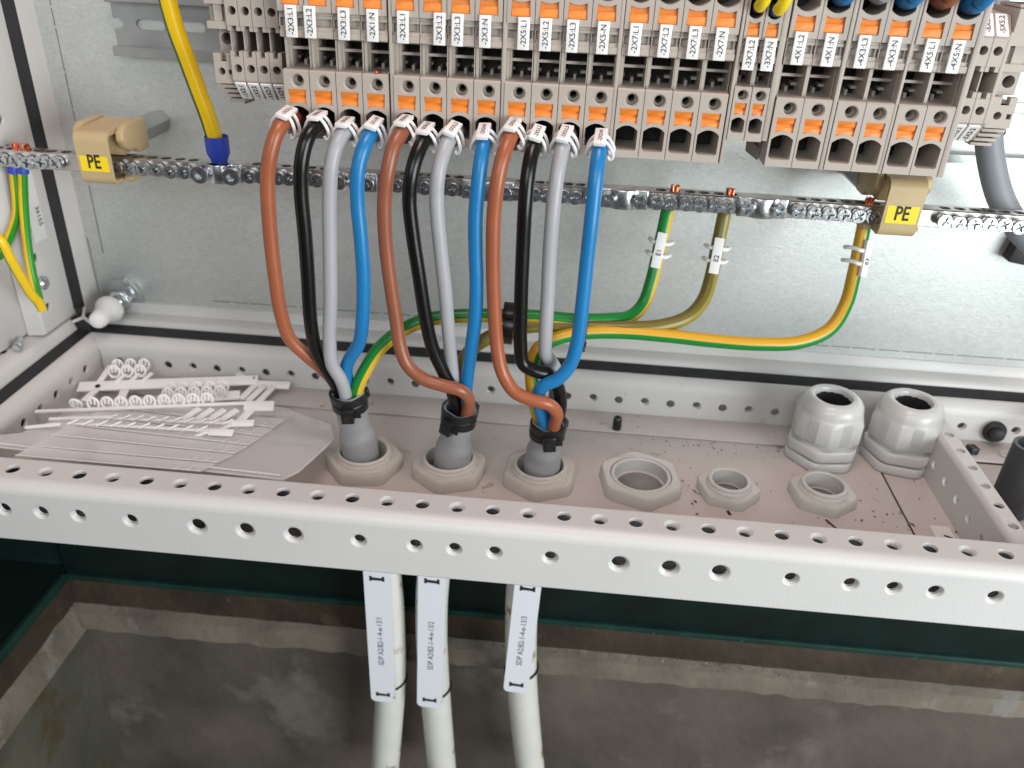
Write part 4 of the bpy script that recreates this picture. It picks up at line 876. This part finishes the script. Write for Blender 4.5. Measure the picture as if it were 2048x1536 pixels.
mk = [(0, 'brown', (188.1, 112.0, 239.1), '-2X3:L1', 'brown core, first from the left'), (0, 'black', (209.8, 113.0, 237.5), '-2X3:L2', 'black core, second from the left'), (0, 'grey', (228.2, 114.0, 234.4), '-2X3:L3', 'grey core, third from the left'), (0, 'blue', (246.1, 115.0, 232.5), '-2X1:N', 'blue core, fourth from the left'),
      (1, 'brown', (270.2, 114.0, 236.8), '-2X3:L1', 'brown core of the middle cable'), (1, 'black', (284.1, 114.0, 231.9), '-2X3:L2', 'black core of the middle cable'), (1, 'grey', (302.2, 116.0, 233.2), '-2X3:L3', 'grey core of the middle cable'), (1, 'blue', (325.0, 113.0, 234.9), '-2X3:N', 'blue core of the middle cable'),
      (2, 'brown', (345.0, 115.0, 236.9), '-2X5:L1', 'brown core of the rightmost cable'), (2, 'black', (360.2, 115.0, 236.2), '-2X5:L2', 'black core of the rightmost cable'), (2, 'grey', (380.6, 117.0, 235.6), '-2X5:L3', 'grey core of the rightmost cable'), (2, 'blue', (405.3, 114.0, 234.7), '-2X5:N', 'blue core of the rightmost cable')]
for k, (ci, c_, p, w, lab) in enumerate(mk):
    q, t = frame_at(PATH[ci, c_], Vector(p))
    t = -t
    clip_marker(q, t, (-.08 if k % 3 else .12, -.62, .78), w, f'white clip-on marker at the terminal end of the {lab}', 8.4, 4.3, size=4.0)
for ci, p, w in ((0, (463.6, 196.0, 129.5), 'E1'), (1, (509.6, 196.0, 127.6), 'E2'), (2, (622.1, 196.0, 133.1), 'E3')):
    q, t = frame_at(PATH[ci, 'pe'], Vector(p)); t = -t
    nn = ((-.12, -1, .2), (-.1, -1, .2), (.75, -1, .2))[ci]
    o = thing('core_marker', q, f'white clip-on marker reading {w} on an earth core', 'wire marker', 'white clip-on core markers')
    n = Vector(nn); n = (n-t*n.dot(t)).normalized(); wv = t.cross(n)
    off = wv*0
    pl = part('plate', G().obox(q+n*7.4+off, t, wv, n, (14.5, 3.9, 1.5)), 'marker', o, .4)
    for a in (-4.5, 6.0):
        for sg in (-1, 1):
            c0 = q+n*6.2+off+t*a+wv*sg*3.4
            part('clip_arm', G().tube([c0, c0+wv*sg*3.2-n*.8, c0+wv*sg*4.8-n*4.0+t*1.0, c0+wv*sg*6.2-n*10+t*1.6, c0+wv*sg*5.0-n*14+t*1.6], 1.7, 8, 3, ref=t, flat=1.0), 'marker', o)
    text(w, 5.6, q+n*9.0+off-t*2, t, n.cross(t), pl, bold=.01)

# ------------------------------------------------------------------ tags on the cables below
def cable_tag(ci, p0, p1, hw, words, label):
    t = thing('cable_tag', p1, label, 'cable tag', 'white printed cable tags')
    a, b = Vector(p0), Vector(p1); d = (b-a).normalized(); L = (b-a).length; n = Vector((0, -1, 0)); n = (n-d*n.dot(d)).normalized(); w = d.cross(n)*-1
    c = (a+b)/2
    def Q(u, v, h=0): return c+w*u+d*v+n*h
    outl = [(-hw, -L/2-26), (hw, -L/2-26)]+[(hw-5+5*math.cos(x), L/2-5+5*math.sin(x)) for x in (0, .5, 1.05, 1.57)]+[(-hw+5+5*math.cos(x), L/2-5+5*math.sin(x)) for x in (1.57, 2.1, 2.65, 3.14)]
    k = len(outl); g = G(); g.add([Q(u, v, .5) for u, v in outl]+[Q(u, v, -.5) for u, v in outl], [tuple(range(k)), tuple(range(k, 2*k))[::-1]]+[(i, (i+1) % k, k+(i+1) % k, k+i) for i in range(k)])
    pl = part('plate', g, 'tag', t)
    for v in (L/2-11, -L/2-2):
        s_ = G(); s_.add([Q(u, v+q, .62) for u, q in ((-7, -2.8), (-5, -2.8), (-4.2, -1.4), (4.2, -1.0), (5, -3.0), (7, -2.8), (7, 3), (5, 3), (4.4, 2.2), (-4.4, 2.2), (-5.2, 3.2), (-7, 3.2))], [tuple(range(12))])
        part('slot', s_, 'ink', t)
    text(words, 7.6, Q(0, -3, .62), -d, w*-1, pl, ext=.05, squash=.93)
    # thin strap round cable and tag end
    lowp = cables[ci]['low']; y = p1[2]+11
    cc = min((Vector(q) for q in G().tube(lowp, 1, 3, 8).path), key=lambda q: abs(q.z-y))
    st_ = G().tube([cc+Vector((16.2*math.cos(x), 16.2*math.sin(x), 1.5-3.4*math.cos(x)*-1)) for x in [i*2*math.pi/28 for i in range(29)]], 1.15, 8, 1, caps=False, ref=(0, 0, 1))
    part('strap', st_, 'tie', t)
cable_tag(0, (239.2, 95.0, -164.7), (239.4, 95.0, -325.5), 12.3, 'SDP A2/B2-1-4-e-13/1', 'white printed tag on the leftmost cable below the rail')
cable_tag(1, (289.5, 95.0, -161.7), (285.9, 95.0, -326.9), 12.6, 'SDP A2/B2-1-4-e-13/2', 'white printed tag on the middle cable below the rail')
cable_tag(2, (375.8, 95.0, -160.3), (370.7, 95.0, -293.2), 12.0, 'SDP A2/B2-1-4-e-13/3', 'white printed tag on the rightmost cable below the rail')

# ------------------------------------------------------------------ other wires
pe = thing('earth_cable', (94.0, 203.0, 187.0), 'thick yellow and green earth cable with blue ferrule running down to the bar', 'cable')
part('insulation', G().tube([(75.7, 188.0, 319.3), (77.8, 190.0, 299.4), (79.5, 193.0, 278.5), (83.4, 196.0, 256.9), (87.5, 199.0, 234.4), (91.9, 202.0, 211.0), (93.8, 204.0, 194.8)], 6.7, 24, 6), 'pe_big', pe, recalc=False)
fa, fb = Vector((95.3, 203.5, 198.2)), Vector((95.5, 203.5, 177.9))
dd = (fb-fa)
part('ferrule', G().lathe(fa, dd, [(0, 9.2), (.3, 9.6), (dd.length*.66, 9.3), (dd.length*.98, 6.6), (dd.length*1.05, 6.4)], 28), 'ferrule', pe)
part('ferrule_lip', G().lathe(fa-dd.normalized()*.2, dd, [(0, 9.3), (2.5, 8.2)], 28), 'ferrule', pe)
for k, (pts, fx, lab) in enumerate((([(-84.1, 202.0, 167.2), (-85.9, 202.0, 157.3), (-89.2, 201.0, 133.5), (-92.8, 201.0, 120.0), (-99.9, 200.0, 106.2), (-110.8, 196.0, 88.4), (-131.5, 185.0, 62.7)], (27, 'left'), 'thin green and yellow wire bending out of frame at the far left'), ([(-76.3, 202.0, 166.8), (-78.2, 202.0, 157.8), (-84.0, 200.0, 125.3), (-86.9, 196.0, 90.1), (-84.8, 190.0, 61.8), (-80.0, 184.0, 47.8)], (45, 'right'), 'thin green and yellow wire running straight down the left post'))):
    t = thing('thin_earth_wire', pts[-1], lab, 'wire', 'thin earth wires at the left')
    part('insulation', G().tube(pts, 3.9, 14, 6), 'pe_s', t, recalc=False)
    a = Vector(pts[0]); b = Vector(pts[1]); part('ferrule', G().lathe(a, b-a, [(0, 3.4), (2, 5.0), ((b-a).length, 5.2), ((b-a).length+.2, 4.2)], 18, True), 'ferrule', t)
g = G().tube([(-85.6, 150.0, 126.0), (-77.1, 152.0, 115.2), (-75.3, 156.0, 96.5), (-75.7, 164.0, 75.3), (-76.6, 172.0, 58.0), (-76.4, 178.0, 47.8), (-77.2, 181.0, 40.5)], 4.1, 14, 6)
solo('crossing_earth_wire', g, striped('crossing_core', (0.80, 0.52, 0.01), (0.02, 0.22, 0.02), 0.2, 0.17), 'thin yellow and green wire crossing in front of the left post', 'wire')
sw = thing('post_screw', (-96, 215, 55), 'zinc screw head on the left post behind the crossing wire', 'screw')
part('screw_head', G().lathe((-97.0, 217.4, 49.4), (1, 0, 0), [(0, 6.5), (3, 6.2), (4.5, 4.5)], 24, True, True), 'zinc', sw)
stk = solo('post_sticker', G().obox((-96.9, 231, 122), (0, 1, 0), (0, 0, 1), (1, 0, 0), (9.5, 36, .15)), 'sticker', 'white paper sticker with printed numbers on the left post', 'sticker')
text('36155', 7.5, (-96.6, 236, 108), (0, 0, -1), (0, 1, 0), stk, M['clamp'])
text('AKA 10', 7.0, (-96.6, 226, 140), (0, 0, -1), (0, 1, 0), stk, M['clamp'])
gc = G().tube([(682.1, 232.0, 337.8), (684.9, 232.0, 324.8), (694.1, 232.0, 284.0), (708.1, 232.0, 236.9), (719.8, 230.0, 206.8), (734.0, 226.0, 180.5), (751.9, 222.0, 160.0), (774.2, 220.0, 143.1)], 10.2, 20, 8)
solo('grey_cable', gc, 'greycable', 'grey cable hanging behind the right end bracket and bar', 'cable')
g = G().obox((795.8, 280.0, 122.2), (1, 0, -.15), (.15, 0, 1), (0, 1, 0), (13, 11, 7))
solo('cable_mount', g, 'rubber', 'black square adhesive cable mount at the right edge', 'cable mount', bevel=.8)

# ------------------------------------------------------------------ bits on the floor
ss = thing('set_screw', (447.3, 208.5, -54.4), 'black set screw standing on the rear cover strip', 'set screw')
c = Vector((447.3, 208.5, -54.4)); pr = [(0, 3.6)]
for k in range(7): pr += [(.8+k*1.7, 4.3), (1.6+k*1.7, 3.7)]
pr += [(13, 3.4), (13, 2.0), (10, 1.9)]
part('thread', G().lathe(c, (0, .03, 1), pr, 18, True, True), 'tie', ss)
for i, (b, r, h, lab) in enumerate((((775, 132, -57), 16, 64, 'dark grey conduit end standing beyond the right cross rail'), ((800, 70, -57), 15, 40, 'second dark conduit end at the lower right edge'))):
    t = thing('conduit_end', b, lab, 'conduit', 'dark conduit ends')
    part('tube', G().lathe(b, (.06, .05, 1), [(0, r*.92), (h*.3, r), (h, r*1.02), (h, r*.82), (h-14, r*.8)], 28), 'tube', t)
w = thing('loose_ring', (812.0, 217.5, -57.0), 'pale plastic ring lying beyond the right cross rail', 'ring')
part('rim', G().lathe((812.0, 217.5, -57.0), (0, 0, 1), [(.1, 8.5), (4, 8.5), (4, 5.5), (.1, 5.5)], 28), 'nylon', w, .5)
solo('cable_clip', G().obox((778.0, 217.5, -53.0), (1, .2, 0), (-.2, 1, 0), (.1, 0, 1), (4, 5, 5)), 'tie', 'small black clip lying behind the right cross rail', 'clip', bevel=.8)
bl = thing('floor_bolt', (-84.7, 209.5, -57.0), 'zinc bolt head under the marker strips at the left corner', 'bolt')
c = Vector((-83.1, 206.7, -57.0)); part('bolt_head', G().lathe(c, (.5, -.3, .8), [(0, 9), (1, 10), (6, 10), (7, 8.6)], 6, True, True), 'zinc', bl, .4)
part('bolt_washer', G().lathe(c+Vector((0, 0, .1)), (.1, 0, 1), [(0, 13), (1.2, 13), (1.2, 4)], 24), 'zinc', bl)
# brown drilling crumbs and pale chips
def crumbs(name, m, spots, label, cat):
    g = G(); rr = random.Random(5)
    for x, y, z, s_ in spots:
        v = [Vector((rr.uniform(-1, 1), rr.uniform(-1, 1), rr.uniform(0, .7)))*s_+Vector((x, y, z)) for _ in range(5)]
        g.add(v, [(0, 1, 2), (0, 2, 3), (0, 3, 4), (1, 2, 4), (1, 3, 4)])
    o = solo(name, g, m, label, cat); o['kind'] = 'stuff'
rr = random.Random(11)
sp = [(rr.uniform(400, 715), rr.uniform(30, 235), 0, abs(rr.gauss(.45, .35))+.2) for _ in range(170)]
sp += [(rr.gauss(560, 60), rr.gauss(192, 8), 0, abs(rr.gauss(.6, .4))+.2) for _ in range(70)]
sp += [(rr.gauss(655, 25), rr.gauss(75, 25), 0, abs(rr.gauss(1.2, .6))+.3) for _ in range(40)]
sp += [(rr.gauss(505, 8), rr.gauss(125, 14), 0, abs(rr.gauss(1.2, .7))+.3) for _ in range(16)]
sp += [(rr.uniform(160, 400), rr.uniform(30, 235), 0, abs(rr.gauss(.35, .25))+.15) for _ in range(60)]
crumbs('brown_crumbs', 'crumb', [(x, min(y, 235), (-54.3 if y > 204.5 else -56.9), s_) for x, y, z, s_ in sp], 'scattered brown crumbs on the gland plate', 'debris')
sp = [(rr.gauss(520, 130), rr.uniform(146, 158), -292-rr.random()*1.5, rr.uniform(.6, 2.2)) for _ in range(110)]+[(rr.uniform(380, 760), 146.5, rr.uniform(-253, -248), rr.uniform(.3, 1)) for _ in range(40)]
crumbs('metal_chips', 'chip', sp, 'bright drilling chips caught on the ledge under the cabinet', 'debris')
g = G().tube([(251, 131, 266.8), (250, 128, 267.4), (249, 126.5, 267), (247.6, 126, 266.6)], 1.0, 8, 3)
solo('copper_snippet', g, 'copper', 'tiny copper snippet lying on the fourth terminal block', 'snippet')

# ------------------------------------------------------------------ pile of marker sheets and strips at the left
SL = Vector((0, .27, 1)).normalized()                   # the clear sheets lean on the front rail: slope of their plane
def slab(g, pts, up, th):
    up = Vector(up).normalized(); P = [Vector(p) for p in pts]; k = len(P)
    g.add([p for p in P]+[p+up*th for p in P], [tuple(range(k))[::-1], tuple(range(k, 2*k))]+[(i, (i+1) % k, k+(i+1) % k, k+i) for i in range(k)]); return g
def edge(g, a, b, up, w=.7, h=.8):
    a, b = Vector(a), Vector(b); d = (b-a).normalized(); up = Vector(up).normalized()
    return g.obox((a+b)/2+up*h*.5, d, up.cross(d), up, ((b-a).length/2, w/2, h/2))
out1 = [(-89.2, 42.4, -12.0), (191.9, 22.0, -6.5), (197.5, 41.0, -11.7), (199.9, 85.3, -23.6), (201.5, 119.3, -32.8), (186.2, 158.4, -43.4), (125.4, 198.5, -54.2), (-4.6, 201.9, -55.1), (-39.2, 115.4, -31.8), (-44.7, 71.8, -20.0)]
sh = thing('clear_sheet', out1[1], 'clear plastic marker sheet leaning on the front rail', 'plastic sheet', 'clear plastic marker sheets')
part('sheet', slab(G(), out1, SL, .8), 'acrylic', sh)
g = G()
for a, b in ((0, 1), (1, 2), (2, 3), (3, 4)): edge(g, out1[a], out1[b], SL, .9, .9)
part('edge_glint', g, 'white', sh)  # white strips imitate light caught along the clear sheet's edges
out2 = [(-100.2, 46.5, -11.1), (188.2, 26.7, -5.7), (191.3, 24.3, -5.1), (195.0, 39.9, -9.3), (160.3, 103.2, -26.4), (110.6, 163.0, -42.5), (5.5, 183.6, -48.1), (-41.6, 80.3, -20.2)]
sh2 = thing('clear_sheet', out2[1], 'upper clear plastic sheet slit into strips, on the leaning sheet', 'plastic sheet', 'clear plastic marker sheets')
g = G(); edge(g, out2[0], out2[1], SL, .9, .8); part('edge_glint', g, 'white', sh2)  # bright edge light again put on as a white strip
rows_ = [[(-12.7, 41.9, -9.4), (134.7, 39.9, -8.9), (139.1, 58.1, -13.8), (-14.4, 65.1, -15.7)], [(-15.1, 68.8, -16.7), (138.9, 61.6, -14.7), (141.7, 79.4, -19.5), (-16.2, 92.8, -23.2)], [(-16.6, 96.3, -23.9), (141.7, 82.6, -20.2), (143.9, 102.7, -25.6), (-16.2, 119.8, -30.3)],
         [(-16.6, 123.7, -31.1), (143.8, 106.2, -26.4), (145.4, 126.1, -31.7), (-15.4, 146.1, -37.1)], [(-15.9, 150.2, -38.1), (145.4, 129.8, -32.5), (146.2, 152.4, -38.6), (-13.7, 174.7, -44.6)], [(-11.9, 20.1, -3.5), (131.2, 19.7, -3.4), (134.3, 36.5, -8.0), (-12.0, 38.5, -8.5)]]
for r_ in rows_:
    part('strip', slab(G(), r_, SL, .7), 'strip', sh2)
    g = G()
    a, b, c, d = (Vector(p) for p in r_)
    for f in (.86, .93): edge(g, a.lerp(b, f)+SL*.8, (a.lerp(b, f)*.55+d.lerp(c, f)*.45)+SL*.8, SL, .7, .5)
    edge(g, a+SL*.7, b+SL*.7, SL, .7, .4)
    part('embossed_mark', g, 'white', sh2)
g = G()
for p in [(50.0, 26.9, -4.8), (193.4, 70.2, -18.5), (185.1, 86.4, -22.9)]: g.lathe(p, SL, [(0, 2.2), (.3, 2.2), (.5, 1.6)], 14, False, True)
# marker strips (white plastic sprues) ------------------------------------------------
def ring_mesh():
    g = G(); P = []
    for i in range(19):
        a = R(-60+300*i/18); P.append((5.0*math.sin(a+math.pi/2+.52)*0+5.2*math.cos(a), 0, 5.2*math.sin(a)*1.15))
    g.tube([(5.0*math.cos(R(-75+330*i/20)), 0, 5.6*math.sin(R(-75+330*i/20))) for i in range(21)], 1.15, 8, 2, ref=(0, 1, 0))
    for s_ in (-1, 1): g.tube([(s_*1.6, 0, 5.0), (s_*1.7, -.3, 2.0), (s_*1.5, -.3, -.6)], .95, 8, 2, ref=(0, 1, 0))
    g.box((-3.6, -.8, -6.4), (3.6, .8, -4.2))
    return g
rg_me, rg_c = mesh_of('clip_ring', ring_mesh(), 'sprue')
def ring(parent, p, rz=0, tilt=0, s_=1.0):
    o = put('clip_ring', rg_me, p, parent); o.rotation_euler = (tilt, 0, rz); o.scale = (s_, s_, s_)
def bar3(g, a, b, w, th=1.6, up=(0, 0, 1)):
    a, b = Vector(a), Vector(b); d = (b-a).normalized(); up = Vector(up).normalized(); s_ = up.cross(d).normalized(); up = d.cross(s_)
    return g.obox((a+b)/2, d, s_, up, ((b-a).length/2, w/2, th/2))
UPB = (0, -.25, 1)
# back sprue with three ring pairs
t = thing('marker_strip', (9.3, 208.2, -44.0), 'white marker sprue at the back of the pile, three ring clips left on it', 'marker strip', 'white wire-marker strips')
g = G(); bar3(g, (-67.7, 190.0, -44.0), (93.7, 229.8, -44.0), 13, 1.8, UPB); part('rail', g, 'sprue', t, .5)
g = G(); bar3(g, (-52.6, 200.3, -44.0), (-55.9, 230.5, -41.0), 6, 1.7, UPB); part('arm', g, 'sprue', t, .4)
g = G(); bar3(g, (-48.4, 187.1, -44.0), (-50.7, 169.3, -46.0), 7, 1.7, UPB); part('arm', g, 'sprue', t, .4)
g = G(); bar3(g, (-22.1, 191.3, -44.0), (-19.5, 176.1, -46.0), 8, 1.7, UPB); part('arm', g, 'sprue', t, .4)
g = G(); bar3(g, (78.0, 223.2, -44.0), (67.6, 252.6, -46.0), 9, 1.7, UPB); part('arm', g, 'sprue', t, .4)
for p in [(-36.7, 199.0, -43.0), (-24.3, 202.0, -43.0), (-12.8, 204.8, -43.0)]:
    g = G(); q = Vector(p); bar3(g, q, q+Vector((3, 17, 2)), 4.4, 1.6, UPB); part('arm', g, 'sprue', t, .3)
for x in (228, 255, 281): pass
for p in [(-42.5, 212.5, -37.0), (-31.0, 215.4, -37.0), (-19.3, 218.3, -37.0)]: ring(t, p, .15, -.25)
for p in [(-44.7, 223.9, -36.0), (-33.0, 226.9, -36.0), (-20.3, 228.9, -36.0)]: ring(t, p, .15, -.25, .95)
g = G()
for p in [(-49.6, 192.6, -42.8), (87.9, 230.8, -42.8)]: g.lathe(p, (0, -.25, 1), [(0, 2.4), (.25, 2.4)], 14, False, True)
part('peg_hole', g, 'dark', t)
# second sprue with five ring pairs and slats at the right
t = thing('marker_strip', (62.7, 198.5, -46.0), 'white marker sprue with five ring pairs and open slats at its right end', 'marker strip', 'white wire-marker strips')
g = G(); bar3(g, (16.5, 181.7, -46.0), (85.8, 202.1, -46.0), 12, 1.8, UPB); part('rail', g, 'sprue', t, .5)
for a, b in (((89.5, 195.0, -46.0), (93.9, 227.3, -46.0)), ((97.4, 193.4, -46.0), (103.1, 226.7, -46.0)), ((107.3, 190.2, -46.0), (111.6, 224.0, -46.0))):
    g = G(); bar3(g, a, b, 6.5, 1.7, UPB); part('slat', g, 'sprue', t, .4)
g = G(); bar3(g, (89.8, 224.6, -46.0), (126.5, 227.4, -46.0), 10, 1.8, UPB); part('tab', g, 'sprue', t, .6)
for p in [(24.2, 183.8, -40.0), (35.6, 186.6, -40.0), (47.0, 189.3, -40.0), (58.4, 192.1, -40.0), (69.9, 194.9, -40.0)]: ring(t, p, .1, -.25)
for p in [(23.3, 192.5, -39.0), (34.8, 195.3, -39.0), (46.3, 198.1, -39.0), (57.8, 200.9, -39.0), (69.4, 203.8, -39.0)]: ring(t, p, .1, -.25, .95)
# front sprue seen edge-on with ten rings behind its edge
t = thing('marker_strip', (19.9, 141.3, -30.0), 'white marker sprue with a row of ten ring clips behind its long front edge', 'marker strip', 'white wire-marker strips')
g = G(); bar3(g, (-68.3, 125.7, -33.0), (110.5, 158.2, -27.0), 3.2, 2.2); part('edge_rail', g, 'sprue', t, .4)
g = G(); bar3(g, (109.2, 156.0, -29.0), (134.7, 161.7, -30.0), 12, 1.8, UPB); part('tab', g, 'sprue', t, .6)
g = G(); bar3(g, (117.6, 155.5, -30.0), (112.0, 135.5, -33.0), 7, 1.7, UPB); part('arm', g, 'sprue', t, .4)
for i, p in enumerate([(-36.4, 137.0, -29.0), (-21.4, 138.5, -28.0), (-9.9, 141.2, -28.0), (2.6, 142.3, -27.0), (14.5, 145.0, -27.0), (27.0, 146.1, -26.0), (38.6, 149.7, -26.0), (51.6, 150.9, -25.0), (63.7, 153.7, -25.0), (75.5, 156.5, -25.0)]): ring(t, p, .05, .3 if i == 0 else -.1)
for i, p in enumerate([(66.7, 133.8, -30.0), (78.0, 134.7, -30.0), (88.9, 135.5, -30.0), (99.5, 137.1, -30.0)]):
    q = Vector(p); g = G(); bar3(g, q+Vector((-2, -5, -1)), q+Vector((6, 12, 1)), 6, 1.6, UPB); part('marker_blank', g, 'sprue', t, .4)
    g = G()
    for s_ in (-2, 2): g.cyl(q+Vector((s_-2, -4, -1)), q+Vector((s_-2, -4.6, -6)), .9, 8)
    part('prong', g, 'sprue', t)
# two glossy strips with rows of small twisted markers
def twisted(a, b, n, label, tip, tab):
    t = thing('marker_strip', a, label, 'marker strip', 'white wire-marker strips')
    a, b = Vector(a), Vector(b)
    g = G(); bar3(g, a, b, 3.0, 1.2); part('rail', g, 'sprue', t, .3)
    for i in range(n):
        q = a.lerp(b, (i+.5)/n)+Vector((0, -.5, 1.8)); d = (b-a).normalized()
        g = G(); g.obox(q, d+Vector((0, .55, .35)), (0, 1, -.5), (0, .5, 1), (4.4, 2.4, .9)); part('marker_blank', g, 'sprue', t, .7)
    for p, q in tip: g = G(); bar3(g, p, q, 3.4, 1.8); part('arm', g, 'sprue', t, .3)
    g = G(); bar3(g, tab[0], tab[1], 7, 1.8, UPB); part('tab', g, 'sprue', t, .5)
twisted((4.1, 115.9, -27.0), (114.5, 122.0, -26.0), 10, 'upper of two narrow white marker strips with twisted blanks', [((-43.0, 107.1, -27.0), (8.4, 116.6, -26.0)), ((113.1, 121.0, -26.0), (107.5, 107.2, -24.0))], ((108.5, 120.3, -26.0), (130.7, 123.7, -25.0)))
twisted((-19.1, 96.1, -22.0), (102.6, 99.4, -20.0), 10, 'lower of two narrow white marker strips with twisted blanks', [((-46.6, 81.5, -20.0), (-21.3, 90.9, -20.0)), ((102.4, 96.2, -19.0), (83.9, 92.8, -27.0))], ((102.7, 97.0, -20.0), (123.3, 97.0, -19.0)))
